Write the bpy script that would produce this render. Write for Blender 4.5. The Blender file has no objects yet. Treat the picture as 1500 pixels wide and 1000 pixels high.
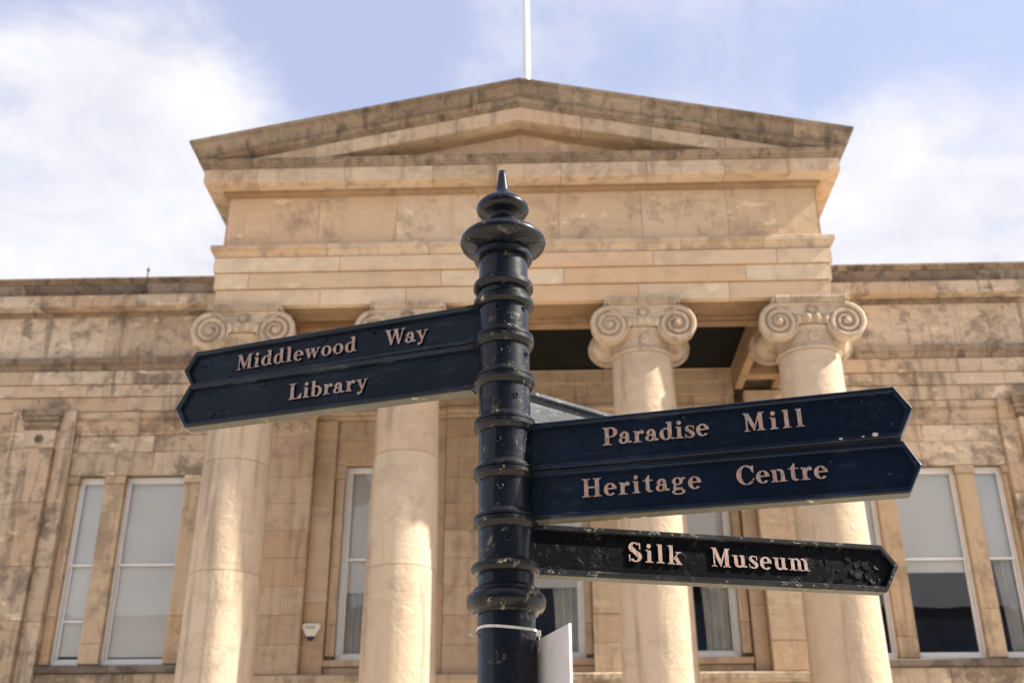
import bpy, bmesh, math, random
from mathutils import Vector, Matrix
random.seed(7)
rad = math.radians
scene = bpy.context.scene
C = scene.collection

# ------------------------------------------------------------------ camera
def cam_axes(p, yaw, roll):
    fw = Vector((math.sin(yaw)*math.cos(p), math.cos(yaw)*math.cos(p), math.sin(p)))
    r0 = Vector((math.cos(yaw), -math.sin(yaw), 0)); u0 = r0.cross(fw)
    r = math.cos(roll)*r0 + math.sin(roll)*u0
    u = -math.sin(roll)*r0 + math.cos(roll)*u0
    return r, u, fw
r_, u_, f_ = cam_axes(rad(25.181), rad(-1.690), rad(-0.190))
cd = bpy.data.cameras.new('camera'); cam = bpy.data.objects.new('camera', cd); C.objects.link(cam)
m = Matrix((r_, u_, -f_)).transposed().to_4x4(); m.translation = Vector((0.285, 0, 1.6)); cam.matrix_world = m
cd.sensor_fit = 'HORIZONTAL'; cd.sensor_width = 36; cd.lens = 38.4
cd.clip_start = 0.05; cd.clip_end = 2000
cd.dof.use_dof = True; cd.dof.focus_distance = 2.38; cd.dof.aperture_fstop = 6.5
scene.camera = cam

# ------------------------------------------------------------------ light
SUN_EL, SUN_AZ = 42.0, 4.5          # azimuth: degrees in front of the facade plane, from the right
sdir = Vector((math.cos(rad(SUN_AZ))*math.cos(rad(SUN_EL)), -math.sin(rad(SUN_AZ))*math.cos(rad(SUN_EL)), math.sin(rad(SUN_EL))))
sl = bpy.data.lights.new('sun', 'SUN'); sl.energy = 4.3; sl.angle = rad(0.6); sl.color = (1.0, 0.93, 0.80)
so = bpy.data.objects.new('sun', sl); C.objects.link(so)
so.rotation_euler = (-sdir).to_track_quat('-Z', 'Y').to_euler(); so.location = (30, -5, 40)
w = bpy.data.worlds.new('World'); scene.world = w; w.use_nodes = True
nt = w.node_tree; nt.nodes.clear(); N = nt.nodes; Lk = nt.links
wo = N.new('ShaderNodeOutputWorld'); bg = N.new('ShaderNodeBackground'); bg.inputs[1].default_value = 0.112
sky = N.new('ShaderNodeTexSky'); sky.sky_type = 'NISHITA'; sky.sun_disc = False
sky.sun_elevation = rad(SUN_EL); sky.sun_rotation = math.atan2(sdir.x, sdir.y)
sky.air_density = 1.0; sky.dust_density = 1.5; sky.ozone_density = 2.0
tc = N.new('ShaderNodeTexCoord')
mp = N.new('ShaderNodeMapping'); mp.inputs['Scale'].default_value = (1.0, 1.0, 1.5); mp.inputs['Location'].default_value = (3.1, 0.6, 0.2)
Lk.new(tc.outputs['Generated'], mp.inputs[0])
def wnoise(scale, detail, dist, rough=0.55):
    n = N.new('ShaderNodeTexNoise'); n.inputs['Scale'].default_value = scale; n.inputs['Detail'].default_value = detail
    n.inputs['Distortion'].default_value = dist; n.inputs['Roughness'].default_value = rough
    Lk.new(mp.outputs[0], n.inputs['Vector']); return n
n1 = wnoise(3.0, 7, 0.25, 0.52); n2 = wnoise(9.0, 8, 0.35, 0.58)
def wmath(op, a, b=None, clamp=False):
    n = N.new('ShaderNodeMath'); n.operation = op; n.use_clamp = clamp
    for i, v in enumerate((a, b)):
        if v is None: continue
        if isinstance(v, (int, float)): n.inputs[i].default_value = v
        else: Lk.new(v, n.inputs[i])
    return n.outputs[0]
def lobe(az, el, width):                      # a broad bank of cloud towards one direction
    d = Vector((math.sin(rad(az))*math.cos(rad(el)), math.cos(rad(az))*math.cos(rad(el)), math.sin(rad(el))))
    dp = N.new('ShaderNodeVectorMath'); dp.operation = 'DOT_PRODUCT'; Lk.new(tc.outputs['Generated'], dp.inputs[0]); dp.inputs[1].default_value = d
    mr = N.new('ShaderNodeMapRange'); mr.interpolation_type = 'SMOOTHSTEP'
    mr.inputs[1].default_value = math.cos(rad(width)); mr.inputs[2].default_value = 1.0
    Lk.new(dp.outputs['Value'], mr.inputs[0]); return mr.outputs[0]
base = wmath('ADD', wmath('MULTIPLY', n1.outputs[0], 0.66), wmath('MULTIPLY', n2.outputs[0], 0.34))
banks = None
for az, el, wd, am in ((-27, 27, 15, 0.29), (-21, 35, 10, 0.10), (23, 27.5, 11, 0.33), (11.5, 37, 5, 0.09), (21, 39, 8, 0.09), (2, 38, 9, 0.05), (160, 35, 75, 0.20), (95, 28, 45, 0.20), (-110, 30, 50, 0.18)):
    lb = wmath('MULTIPLY', lobe(az, el, wd), am); banks = lb if banks is None else wmath('ADD', banks, lb)
dens = wmath('ADD', base, banks)
cr = N.new('ShaderNodeMapRange'); cr.interpolation_type = 'SMOOTHSTEP'; cr.inputs[1].default_value = 0.50; cr.inputs[2].default_value = 0.80
Lk.new(dens, cr.inputs[0])
veil = N.new('ShaderNodeMix'); veil.data_type = 'RGBA'; veil.inputs[0].default_value = 0.6
Lk.new(sky.outputs[0], veil.inputs[6]); veil.inputs[7].default_value = (2.4, 2.5, 3.3, 1)
mix = N.new('ShaderNodeMix'); mix.data_type = 'RGBA'; Lk.new(wmath('MULTIPLY', cr.outputs[0], 0.95), mix.inputs[0])
Lk.new(veil.outputs[2], mix.inputs[6]); 
cc = N.new('ShaderNodeMix'); cc.data_type = 'RGBA'; ccr = N.new('ShaderNodeMapRange'); ccr.inputs[1].default_value = 0.36; ccr.inputs[2].default_value = 0.66
Lk.new(n2.outputs[0], ccr.inputs[0]); Lk.new(ccr.outputs[0], cc.inputs[0]); cc.inputs[6].default_value = (3.1, 3.1, 3.4, 1); cc.inputs[7].default_value = (3.75, 3.7, 3.8, 1); Lk.new(cc.outputs[2], mix.inputs[7])
Lk.new(mix.outputs[2], bg.inputs[0]); Lk.new(bg.outputs[0], wo.inputs[0])
scene.view_settings.view_transform = 'Standard'; scene.view_settings.look = 'None'
scene.view_settings.exposure = 1.32; scene.view_settings.gamma = 1.0; scene.view_settings.use_curve_mapping = False
scene.cycles.max_bounces = 8; scene.cycles.transparent_max_bounces = 12
scene.cycles.use_denoising = True

# ------------------------------------------------------------------ materials
def new_mat(name):
    mt = bpy.data.materials.new(name); mt.use_nodes = True
    t = mt.node_tree; t.nodes.clear()
    o = t.nodes.new('ShaderNodeOutputMaterial'); b = t.nodes.new('ShaderNodeBsdfPrincipled'); t.links.new(b.outputs[0], o.inputs[0])
    return mt, t, b, o
class G:
    def __init__(s, t): s.t = t
    def n(s, kind, **k):
        x = s.t.nodes.new(kind)
        for a, v in k.items(): setattr(x, a, v)
        return x
    def set(s, node, i, v):
        if isinstance(v, (int, float, tuple, list)): node.inputs[i].default_value = v
        else: s.t.links.new(v, node.inputs[i])
    def noise(s, vec, scale, detail=4, dist=0.0, rough=0.55):
        x = s.n('ShaderNodeTexNoise'); s.set(x, 'Vector', vec); s.set(x, 'Scale', scale); s.set(x, 'Detail', detail); s.set(x, 'Distortion', dist); s.set(x, 'Roughness', rough)
        return x.outputs[0]
    def ramp(s, v, a, b, lo=0.0, hi=1.0):
        x = s.n('ShaderNodeMapRange', interpolation_type='SMOOTHSTEP'); s.set(x, 0, v); s.set(x, 1, a); s.set(x, 2, b); s.set(x, 3, lo); s.set(x, 4, hi); return x.outputs[0]
    def mix(s, f, a, b, mode='MIX'):
        x = s.n('ShaderNodeMix', data_type='RGBA', blend_type=mode); s.set(x, 0, f)
        s.set(x, 6, a + (1,) if isinstance(a, tuple) else a); s.set(x, 7, b + (1,) if isinstance(b, tuple) else b); return x.outputs[2]
    def math(s, op, a, b=0.0, clamp=False):
        x = s.n('ShaderNodeMath', operation=op, use_clamp=clamp); s.set(x, 0, a); s.set(x, 1, b); return x.outputs[0]
    def scale(s, vec, sc, loc=(0, 0, 0)):
        x = s.n('ShaderNodeMapping'); s.set(x, 0, vec); s.set(x, 'Scale', sc); s.set(x, 'Location', loc); return x.outputs[0]
    def bump(s, h, strength, dist):
        x = s.n('ShaderNodeBump'); s.set(x, 'Height', h); s.set(x, 'Strength', strength); s.set(x, 'Distance', dist); return x.outputs[0]

def stone(name, light, mid, dark, soot=0.5, streak=0.35, pale=0.4, var=1.0, moss=0.0, bump=0.5, seed=0.0):
    mt, t, b, o = new_mat(name); g = G(t)
    pos = g.n('ShaderNodeNewGeometry').outputs['Position']; pw = g.scale(pos, (1, 1, 1), (seed, seed*.7, seed*1.3))
    rnd = g.n('ShaderNodeObjectInfo').outputs['Random']
    va = g.n('ShaderNodeVectorMath', operation='ADD'); g.set(va, 0, pw)
    cx_n = g.n('ShaderNodeCombineXYZ'); g.set(cx_n, 0, g.math('MULTIPLY', rnd, 37.0)); g.set(cx_n, 2, g.math('MULTIPLY', rnd, 91.0)); g.set(va, 1, cx_n.outputs[0])
    p = va.outputs[0]
    col = g.mix(g.ramp(rnd, 0.0, 1.0), mid, light)
    hue = g.math('FRACT', g.math('MULTIPLY', rnd, 17.31))
    col = g.mix(g.math('MULTIPLY', g.ramp(hue, 0.55, 1.0), 0.55*var), col, (mid[0]*1.06, mid[1]*0.86, mid[2]*0.70))
    n_mid = g.noise(p, 4.2, 6, 0.5, 0.62)
    col = g.mix(g.math('MULTIPLY', g.ramp(n_mid, 0.35, 0.72), 0.55), col, mid)
    n_big = g.noise(p, 1.35, 8, 0.25, 0.66)
    n_brk = g.noise(p, 7.0, 5, 0.8, 0.6)
    sootm = g.ramp(g.math('ADD', g.math('MULTIPLY', n_big, 0.74), g.math('MULTIPLY', n_brk, 0.26)), 0.485, 0.63)
    col = g.mix(g.math('MULTIPLY', sootm, min(1.0, soot*0.95)), col, tuple(d*.75+m_*.25 for d, m_ in zip(dark, mid)))
    s2 = g.ramp(g.noise(g.scale(p, (1, 1, 1.25), (4.4, 8.8, 1.1)), 2.7, 9, 0.25, 0.66), 0.53, 0.62)
    zone = g.ramp(g.noise(g.scale(pw, (1, 1, 1.6), (2.2, 6.1, 3.3)), 0.55, 4, 0.6, 0.6), 0.40, 0.60)
    s2 = g.math('MULTIPLY', s2, zone)
    col = g.mix(g.math('MULTIPLY', s2, soot*0.5), col, dark)
    stk = g.noise(g.scale(pw, (5.5, 5.5, 0.42)), 1.0, 5, 0.3, 0.6)
    col = g.mix(g.math('MULTIPLY', g.ramp(stk, 0.50, 0.72), streak), col, tuple(c*0.92 for c in dark))
    lay = g.noise(g.scale(p, (0.5, 0.5, 9.0)), 1.0, 4, 0.6)
    col = g.mix(g.math('MULTIPLY', g.ramp(lay, 0.55, 0.75), 0.16), col, dark)
    sc = g.noise(g.scale(p, (1, 1, 1.6), (9.2, 3.1, 5.7)), 2.3, 7, 0.3, 0.6)
    col = g.mix(g.math('MULTIPLY', g.ramp(sc, 0.60, 0.68), pale), col, tuple(min(1, c*1.22) for c in light))
    if moss:
        mo = g.noise(p, 6.0, 6, 0.4)
        nz = g.n('ShaderNodeSeparateXYZ'); g.set(nz, 0, g.n('ShaderNodeNewGeometry').outputs['Normal'])
        col = g.mix(g.math('MULTIPLY', g.ramp(mo, 0.52, 0.66), moss), col, (0.115, 0.105, 0.05))
    fine = g.noise(pos, 55, 4, 0, 0.7)
    col = g.mix(g.math('MULTIPLY', g.ramp(fine, 0.35, 0.7), 0.22), col, tuple(c*0.72 for c in mid))
    g.set(b, 'Base Color', col); g.set(b, 'Roughness', 0.92); g.set(b, 'Specular IOR Level', 0.2)
    h = g.math('ADD', g.math('MULTIPLY', fine, 0.35), g.math('ADD', g.math('MULTIPLY', n_brk, 1.0), g.math('MULTIPLY', lay, 0.5)))
    g.set(b, 'Normal', g.bump(h, bump, 0.02))
    return mt

def plain(name, col, rough=0.6, spec=0.5, metal=0.0, nscale=8.0, amount=0.15, bump=0.0, bscale=40):
    mt, t, b, o = new_mat(name); g = G(t)
    pos = g.n('ShaderNodeNewGeometry').outputs['Position']
    n = g.noise(pos, nscale, 6, 0.4)
    g.set(b, 'Base Color', g.mix(g.math('MULTIPLY', g.ramp(n, 0.35, 0.7), 1.0), col, tuple(c*(1-amount) for c in col)))
    g.set(b, 'Roughness', rough); g.set(b, 'Specular IOR Level', spec); g.set(b, 'Metallic', metal)
    if bump: g.set(b, 'Normal', g.bump(g.noise(pos, bscale, 5), bump, 0.01))
    return mt

def iron(name, col, worn=0.3, lichen=0.0, peel=0.0, rough=0.25, scuff=0.25, grain=0.3, tint=(0.17, 0.18, 0.20), coat=0.0, spec=0.5):
    mt, t, b, o = new_mat(name); g = G(t)
    pos = g.n('ShaderNodeNewGeometry').outputs['Position']
    nb = g.noise(pos, 7, 5, 0.6, 0.55); nf = g.noise(pos, 60, 6, 0.7, 0.65); nl = g.noise(g.scale(pos, (14, 14, 150)), 1.0, 5, 0.5, 0.65)
    c = g.mix(g.ramp(nb, 0.35, 0.7), col, tuple(x*1.5+0.002 for x in col))
    # faded chalky scuffs, long and level, in patches
    sm = g.math('MULTIPLY', g.ramp(nl, 0.52, 0.74), g.ramp(nb, 0.40, 0.62))
    sm = g.math('ADD', sm, g.math('MULTIPLY', g.ramp(nf, 0.60, 0.72), g.ramp(nb, 0.5, 0.66)), clamp=True)
    c = g.mix(g.math('MULTIPLY', sm, scuff), c, tint)
    sp = g.ramp(g.noise(pos, 190, 4, 0.4, 0.6), 0.70, 0.76)
    c = g.mix(g.math('MULTIPLY', sp, worn), c, (0.32, 0.32, 0.33))
    lm = 0.0
    if lichen:
        lm = g.math('MULTIPLY', g.ramp(g.noise(pos, 22, 6, 0.8, 0.65), 0.58, 0.66), g.ramp(g.noise(pos, 110, 4, 0.3), 0.42, 0.56))
        c = g.mix(g.math('MULTIPLY', lm, lichen), c, g.mix(g.ramp(nf, 0.4, 0.6), (0.50, 0.45, 0.36), (0.20, 0.175, 0.07)))
    g.set(b, 'Base Color', c)
    rg = g.ramp(g.math('ADD', g.math('MULTIPLY', sm, 0.7), g.math('MULTIPLY', nf, 0.3)), 0.1, 0.8, rough, rough+0.35)
    if lichen: rg = g.math('ADD', rg, g.math('MULTIPLY', lm, 0.5), clamp=True)
    g.set(b, 'Roughness', rg); g.set(b, 'Specular IOR Level', spec)
    h = g.math('ADD', g.math('MULTIPLY', nf, grain), g.math('MULTIPLY', nb, 1.0))
    if peel:
        pl = g.math('MULTIPLY', g.ramp(g.noise(pos, 24, 5, 1.4, 0.6), 0.54, 0.57), g.ramp(g.noise(pos, 8, 3, 0.3), 0.47, 0.56))
        h = g.math('ADD', h, g.math('MULTIPLY', pl, peel))
    if lichen: h = g.math('ADD', h, g.math('MULTIPLY', lm, 0.6*lichen))
    if coat:
        g.set(b, 'Coat Weight', g.math('MULTIPLY', g.math('SUBTRACT', 1.0, sm), coat)); g.set(b, 'Coat Roughness', 0.07)
    g.set(b, 'Normal', g.bump(h, 0.35, 0.004))
    return mt

M = {}
M['frieze'] = stone('sandstone_frieze', (0.72, 0.55, 0.39), (0.61, 0.435, 0.28), (0.23, 0.17, 0.13), soot=0.72, streak=0.20, pale=0.65)
M['arch'] = stone('sandstone_architrave', (0.74, 0.59, 0.43), (0.64, 0.465, 0.305), (0.28, 0.21, 0.155), soot=0.40, streak=0.16, pale=0.45, seed=3.3)
M['corona'] = stone('sandstone_corona', (0.68, 0.53, 0.385), (0.57, 0.42, 0.285), (0.18, 0.14, 0.11), soot=0.62, streak=0.45, pale=0.4, seed=7.9, moss=0.15)
M['sima'] = stone('sandstone_weathered', (0.42, 0.325, 0.235), (0.285, 0.21, 0.15), (0.058, 0.046, 0.038), soot=0.8, streak=0.7, pale=0.4, moss=0.3, seed=12.2, bump=1.0)
M['sooty'] = stone('sandstone_sooty', (0.34, 0.28, 0.225), (0.19, 0.155, 0.128), (0.036, 0.032, 0.031), soot=0.9, streak=0.55, pale=0.35, seed=5.1, bump=1.0)
M['wing'] = stone('sandstone_wing', (0.71, 0.57, 0.43), (0.53, 0.41, 0.295), (0.115, 0.088, 0.072), soot=0.98, streak=0.65, pale=0.75, seed=21.0, bump=1.0)
M['wall'] = stone('sandstone_wall', (0.62, 0.47, 0.335), (0.51, 0.375, 0.255), (0.19, 0.14, 0.103), soot=0.50, streak=0.5, pale=0.25, seed=31.0)
M['column'] = stone('sandstone_column', (0.64, 0.515, 0.39), (0.565, 0.435, 0.315), (0.27, 0.21, 0.16), soot=0.40, streak=0.7, pale=0.22, seed=41.0, var=0.5, bump=1.0)
M['capital'] = stone('sandstone_capital', (0.64, 0.515, 0.395), (0.52, 0.405, 0.295), (0.14, 0.105, 0.08), soot=0.55, streak=0.5, pale=0.2, seed=51.0, var=0.3, bump=0.7)
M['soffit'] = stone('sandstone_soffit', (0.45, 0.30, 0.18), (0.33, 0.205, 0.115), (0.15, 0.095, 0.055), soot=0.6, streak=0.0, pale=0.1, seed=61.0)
M['mortar'] = plain('mortar', (0.19, 0.14, 0.096), 0.95, 0.1, nscale=6, amount=0.4)
M['white'] = plain('white_gloss_paint', (0.80, 0.79, 0.78), 0.35, 0.5, nscale=12, amount=0.08, bump=0.1)
M['blind'] = plain('blind_fabric', (0.95, 0.915, 0.86), 0.8, 0.2, nscale=1.1, amount=0.07, bump=0.03)
M['curtain'] = plain('curtain_fabric', (0.84, 0.82, 0.76), 0.85, 0.2, nscale=3, amount=0.15)
M['room'] = plain('room_plaster', (0.22, 0.21, 0.20), 0.9, 0.2, nscale=1, amount=0.2)
M['black'] = plain('near_black_ceiling', (0.012, 0.011, 0.010), 0.8, 0.2, nscale=2, amount=0.4)  # even near-black base colour for the portico ceiling
M['lead'] = plain('roof_lead', (0.16, 0.165, 0.17), 0.6, 0.4, nscale=2, amount=0.3)
M['plastic'] = plain('alarm_plastic', (0.80, 0.76, 0.66), 0.35, 0.5, nscale=20, amount=0.08)
M['plastic_blue'] = plain('blue_plastic', (0.02, 0.03, 0.10), 0.3, 0.5)
M['ink'] = plain('grey_ink', (0.12, 0.12, 0.19), 0.6, 0.3)
M['darkmetal'] = plain('dark_metal', (0.03, 0.03, 0.032), 0.45, 0.5)
M['board'] = plain('white_board_plastic', (0.62, 0.58, 0.58), 0.55, 0.4, nscale=14, amount=0.10, bump=0.05)
M['tie'] = plain('cable_tie_nylon', (0.62, 0.60, 0.57), 0.4, 0.5, nscale=60, amount=0.3)
M['navy'] = iron('navy_painted_iron', (0.0016, 0.0052, 0.0140), worn=0.6, peel=0.25, scuff=0.50, rough=0.36, tint=(0.055, 0.066, 0.085), spec=0.22)
M['navyrim'] = iron('navy_rim_paint', (0.005, 0.010, 0.019), worn=0.6, peel=0.4, scuff=0.7, rough=0.38, tint=(0.11, 0.118, 0.13), spec=0.35)
M['navy2'] = iron('deep_navy_painted_iron', (0.0011, 0.0050, 0.0155), worn=0.3, peel=0.25, scuff=0.20, rough=0.30, tint=(0.03, 0.045, 0.08), spec=0.28)
M['navy2rim'] = iron('deep_navy_rim_paint', (0.002, 0.0075, 0.021), worn=0.6, peel=0.4, scuff=0.5, rough=0.32, tint=(0.10, 0.115, 0.135), spec=0.35)
M['blackiron'] = iron('black_painted_iron', (0.0011, 0.0018, 0.0034), worn=0.3, lichen=0.06, peel=0.6, scuff=0.06, rough=0.42, tint=(0.05, 0.054, 0.058), spec=0.09)
M['blackrim'] = iron('black_rim_paint', (0.003, 0.0038, 0.005), worn=0.7, lichen=0.3, peel=1.2, scuff=0.5, rough=0.36, tint=(0.12, 0.12, 0.115), spec=0.4)
M['post'] = iron('post_paint', (0.0022, 0.0036, 0.0075), worn=0.4, lichen=0.30, peel=0.5, scuff=0.06, rough=0.36, grain=0.10, tint=(0.13, 0.12, 0.105), coat=0.35, spec=0.16)
M['ringmat'] = iron('ring_paint', (0.0030, 0.0040, 0.0066), worn=0.5, lichen=1.0, peel=0.6, scuff=0.12, rough=0.38, grain=0.15, tint=(0.15, 0.14, 0.12), coat=0.25, spec=0.20)
M['greyarm'] = iron('weathered_sunlit_grey', (0.022, 0.028, 0.038), worn=0.8, lichen=1.0, peel=0.8, scuff=0.5, rough=0.35)  # grey base has sunlight on this arm painted in; specks are lichen
M['edge'] = iron('moss_painted_bounce', (0.075, 0.068, 0.048), worn=0.5, lichen=0.9, peel=0.5, scuff=0.6, rough=0.6, tint=(0.2,0.18,0.12))  # pale base paints in light bounced off the paving, over real lichen
M['letterside'] = iron('letter_side_paint', (0.0018, 0.004, 0.010), worn=0.1, scuff=0.1, spec=0.2)
M['splash'] = plain('pale_splash', (0.55, 0.50, 0.50), 0.6, 0.4, nscale=200, amount=0.4)
M['letter'] = None
def letter_mat():
    mt, t, b, o = new_mat('worn_letter_paint'); g = G(t)
    pos = g.n('ShaderNodeNewGeometry').outputs['Position']
    sc = g.noise(g.scale(pos, (200, 200, 95)), 1.0, 4, 0.8, 0.65); bl = g.noise(pos, 45, 4, 0.4)
    c = g.mix(g.ramp(bl, 0.4, 0.62), (0.40, 0.25, 0.195), (0.37, 0.295, 0.27))
    c = g.mix(g.math('MULTIPLY', g.ramp(sc, 0.48, 0.62), 0.85), c, (0.13, 0.12, 0.145))
    c = g.mix(g.ramp(g.noise(pos, 150, 4, 0.8), 0.62, 0.70), c, (0.03, 0.04, 0.06))
    g.set(b, 'Base Color', c); g.set(b, 'Roughness', 0.55); g.set(b, 'Normal', g.bump(sc, 0.4, 0.002)); return mt
M['letter'] = letter_mat()
def glass_mat():
    mt = bpy.data.materials.new('window_glass'); mt.use_nodes = True; t = mt.node_tree; t.nodes.clear(); g = G(t)
    o = g.n('ShaderNodeOutputMaterial'); tr = g.n('ShaderNodeBsdfTransparent'); gl = g.n('ShaderNodeBsdfGlossy'); ms = g.n('ShaderNodeMixShader'); fr = g.n('ShaderNodeFresnel')
    tr.inputs[0].default_value = (0.99, 0.995, 0.995, 1); gl.inputs['Roughness'].default_value = 0.0; fr.inputs[0].default_value = 1.5
    pos = g.n('ShaderNodeNewGeometry').outputs['Position']
    bp = g.bump(g.noise(pos, 0.9, 2, 0.2), 0.05, 0.05); g.set(gl, 'Normal', bp)
    g.set(ms, 0, g.math('MULTIPLY', fr.outputs[0], 1.15, clamp=True)); t.links.new(tr.outputs[0], ms.inputs[1]); t.links.new(gl.outputs[0], ms.inputs[2]); t.links.new(ms.outputs[0], o.inputs[0])
    return mt
M['glass'] = glass_mat()

# ------------------------------------------------------------------ helpers
class MB:
    def __init__(s): s.v = []; s.f = []
    def add(s, vs, fs):
        k = len(s.v); s.v += [tuple(x) for x in vs]; s.f += [tuple(i+k for i in f) for f in fs]; return s
    def box(s, x0, x1, y0, y1, z0, z1):
        return s.add([(x0,y0,z0),(x1,y0,z0),(x1,y1,z0),(x0,y1,z0),(x0,y0,z1),(x1,y0,z1),(x1,y1,z1),(x0,y1,z1)],
                     [(0,3,2,1),(4,5,6,7),(0,1,5,4),(1,2,6,5),(2,3,7,6),(3,0,4,7)])
    def block(s, x0, x1, y0, y1, z0, z1, c=0.007):          # a dressed stone whose front (-Y) arrises are worn off
        return s.add([(x0,y0+c,z0),(x1,y0+c,z0),(x1,y0+c,z1),(x0,y0+c,z1),(x0+c,y0,z0+c),(x1-c,y0,z0+c),(x1-c,y0,z1-c),(x0+c,y0,z1-c),
                      (x0,y1,z0),(x1,y1,z0),(x1,y1,z1),(x0,y1,z1)],
                     [(4,5,6,7),(0,1,5,4),(1,2,6,5),(2,3,7,6),(3,0,4,7),(8,9,1,0),(9,10,2,1),(10,11,3,2),(11,8,0,3),(8,11,10,9)])
    def prism(s, a, b):                                      # two matching rings
        n = len(a); fs = [(i, (i+1) % n, n+(i+1) % n, n+i) for i in range(n)] + [tuple(range(n-1, -1, -1)), tuple(range(n, 2*n))]
        return s.add(list(a)+list(b), fs)
    def lathe(s, prof, n=32, c=(0,0,0), axis='Z', cap=True):
        vs = []; fs = []; L = len(prof)
        for r, h in prof:
            for k in range(n):
                a = 2*math.pi*k/n; x, y = r*math.cos(a), r*math.sin(a)
                vs.append((c[0]+x, c[1]+y, c[2]+h) if axis == 'Z' else (c[0]+x, c[1]+h, c[2]+y))
        for i in range(L-1):
            for k in range(n):
                q = (i*n+k, i*n+(k+1) % n, (i+1)*n+(k+1) % n, (i+1)*n+k)
                fs.append(q if axis == 'Z' else q[::-1])
        if cap:
            f0 = tuple(range(n-1, -1, -1)); f1 = tuple((L-1)*n+k for k in range(n))
            fs += [f0, f1] if axis == 'Z' else [f0[::-1], f1[::-1]]
        return s.add(vs, fs)
    def tube(s, pts, rs, n=8):
        vs = []; fs = []; P = [Vector(p) for p in pts]
        for i, p in enumerate(P):
            d = (P[min(i+1, len(P)-1)] - P[max(i-1, 0)]).normalized()
            a = d.orthogonal().normalized() if i == 0 else (prev - d*prev.dot(d)).normalized()
            prev = a; b = d.cross(a); r = rs[i] if isinstance(rs, (list, tuple)) else rs
            for k in range(n):
                t = 2*math.pi*k/n; vs.append(p + a*math.cos(t)*r + b*math.sin(t)*r)
        for i in range(len(P)-1):
            for k in range(n): fs.append((i*n+k, i*n+(k+1) % n, (i+1)*n+(k+1) % n, (i+1)*n+k))
        fs += [tuple(range(n-1, -1, -1)), tuple((len(P)-1)*n+k for k in range(n))]
        return s.add(vs, fs)
    def mesh(s, name, origin=(0,0,0), smooth=None):
        me = bpy.data.meshes.new(name); o = Vector(origin)
        me.from_pydata([tuple(Vector(v)-o) for v in s.v], [], s.f); me.update()
        bm = bmesh.new(); bm.from_mesh(me); bmesh.ops.recalc_face_normals(bm, faces=bm.faces); bm.to_mesh(me); bm.free()
        if smooth is not None:
            me.polygons.foreach_set('use_smooth', [True]*len(me.polygons)); me.set_sharp_from_angle(angle=rad(smooth))
        return me
    def build(s, name, mat, parent=None, smooth=None, origin=None, mats=None):
        if origin is None:
            n = len(s.v); lo = [min(v[i] for v in s.v) for i in range(3)]; hi = [max(v[i] for v in s.v) for i in range(3)]
            origin = ((lo[0]+hi[0])/2, (lo[1]+hi[1])/2, lo[2])
        me = s.mesh(name, origin, smooth); me.materials.append(mat)
        ob = bpy.data.objects.new(name, me); C.objects.link(ob)
        if parent is not None:
            ob.parent = parent; ob.location = Vector(origin) - world_loc(parent)
        else: ob.location = origin
        return ob
def world_loc(o):
    p = Vector(o.location)
    while o.parent is not None: o = o.parent; p = p + Vector(o.location)
    return p
def empty(name, loc=(0,0,0), parent=None):
    o = bpy.data.objects.new(name, None); o.empty_display_size = 0.3; C.objects.link(o); o.location = loc; o.parent = parent; return o
def tag(o, label, cat, group=None, kind=None):
    if label: o['label'] = label
    if cat: o['category'] = cat
    if group: o['group'] = group
    if kind: o['kind'] = kind
    return o
def J(a): return random.uniform(-a, a)
def split(x0, x1, length, seed):
    rr = random.Random(seed); n = max(1, round((x1-x0)/length)); xs = [x0]
    for i in range(1, n): xs.append(x0+(x1-x0)*i/n + rr.uniform(-.18, .18)*length)
    return xs+[x1]
def course(parent, xs, z0, z1, yf, mat, depth=0.10, gap=0.010, proud=0.004):
    for a, b in zip(xs[:-1], xs[1:]):
        y = yf + J(proud)
        MB().block(a+gap/2, b-gap/2, y, y+depth, z0+gap/2, z1-gap/2).build('stone_block', mat, parent)
def ashlar(parent, x0, x1, zs, yf, mat, length=1.1, seed=0, depth=0.10, proud=0.003, gap=0.006):
    for i, (a, b) in enumerate(zip(zs[:-1], zs[1:])):
        course(parent, split(x0, x1, length, seed*31+i), a, b, yf, mat, depth, gap, proud)
def run_front(parent, name, prof, xs, yf, mat, corners=(None, None), gap=0.006, jit=0.004):
    """moulded stones along a front; prof = closed ring of (outward offset, z); corners give the half width for mitred ends"""
    for i, (a, b) in enumerate(zip(xs[:-1], xs[1:])):
        j = J(jit)
        def ring(x, mitre, g):
            return [((x+g) if mitre is None else math.copysign(abs(mitre)+o, mitre), yf-o+j, z) for o, z in prof]
        r0 = ring(a, corners[0] if i == 0 else None, gap/2); r1 = ring(b, corners[1] if i == len(xs)-2 else None, -gap/2)
        MB().prism(r0, r1).build(name, mat, parent)
def run_side(parent, name, prof, X, ys, yf, mat, gap=0.006):
    sg = math.copysign(1, X)
    for i, (a, b) in enumerate(zip(ys[:-1], ys[1:])):
        r0 = [(X+sg*o, (yf-o+0.003) if i == 0 else a+gap/2, z) for o, z in prof]
        r1 = [(X+sg*o, b-gap/2, z) for o, z in prof]
        MB().prism(r0, r1).build(name, mat, parent)

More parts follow.
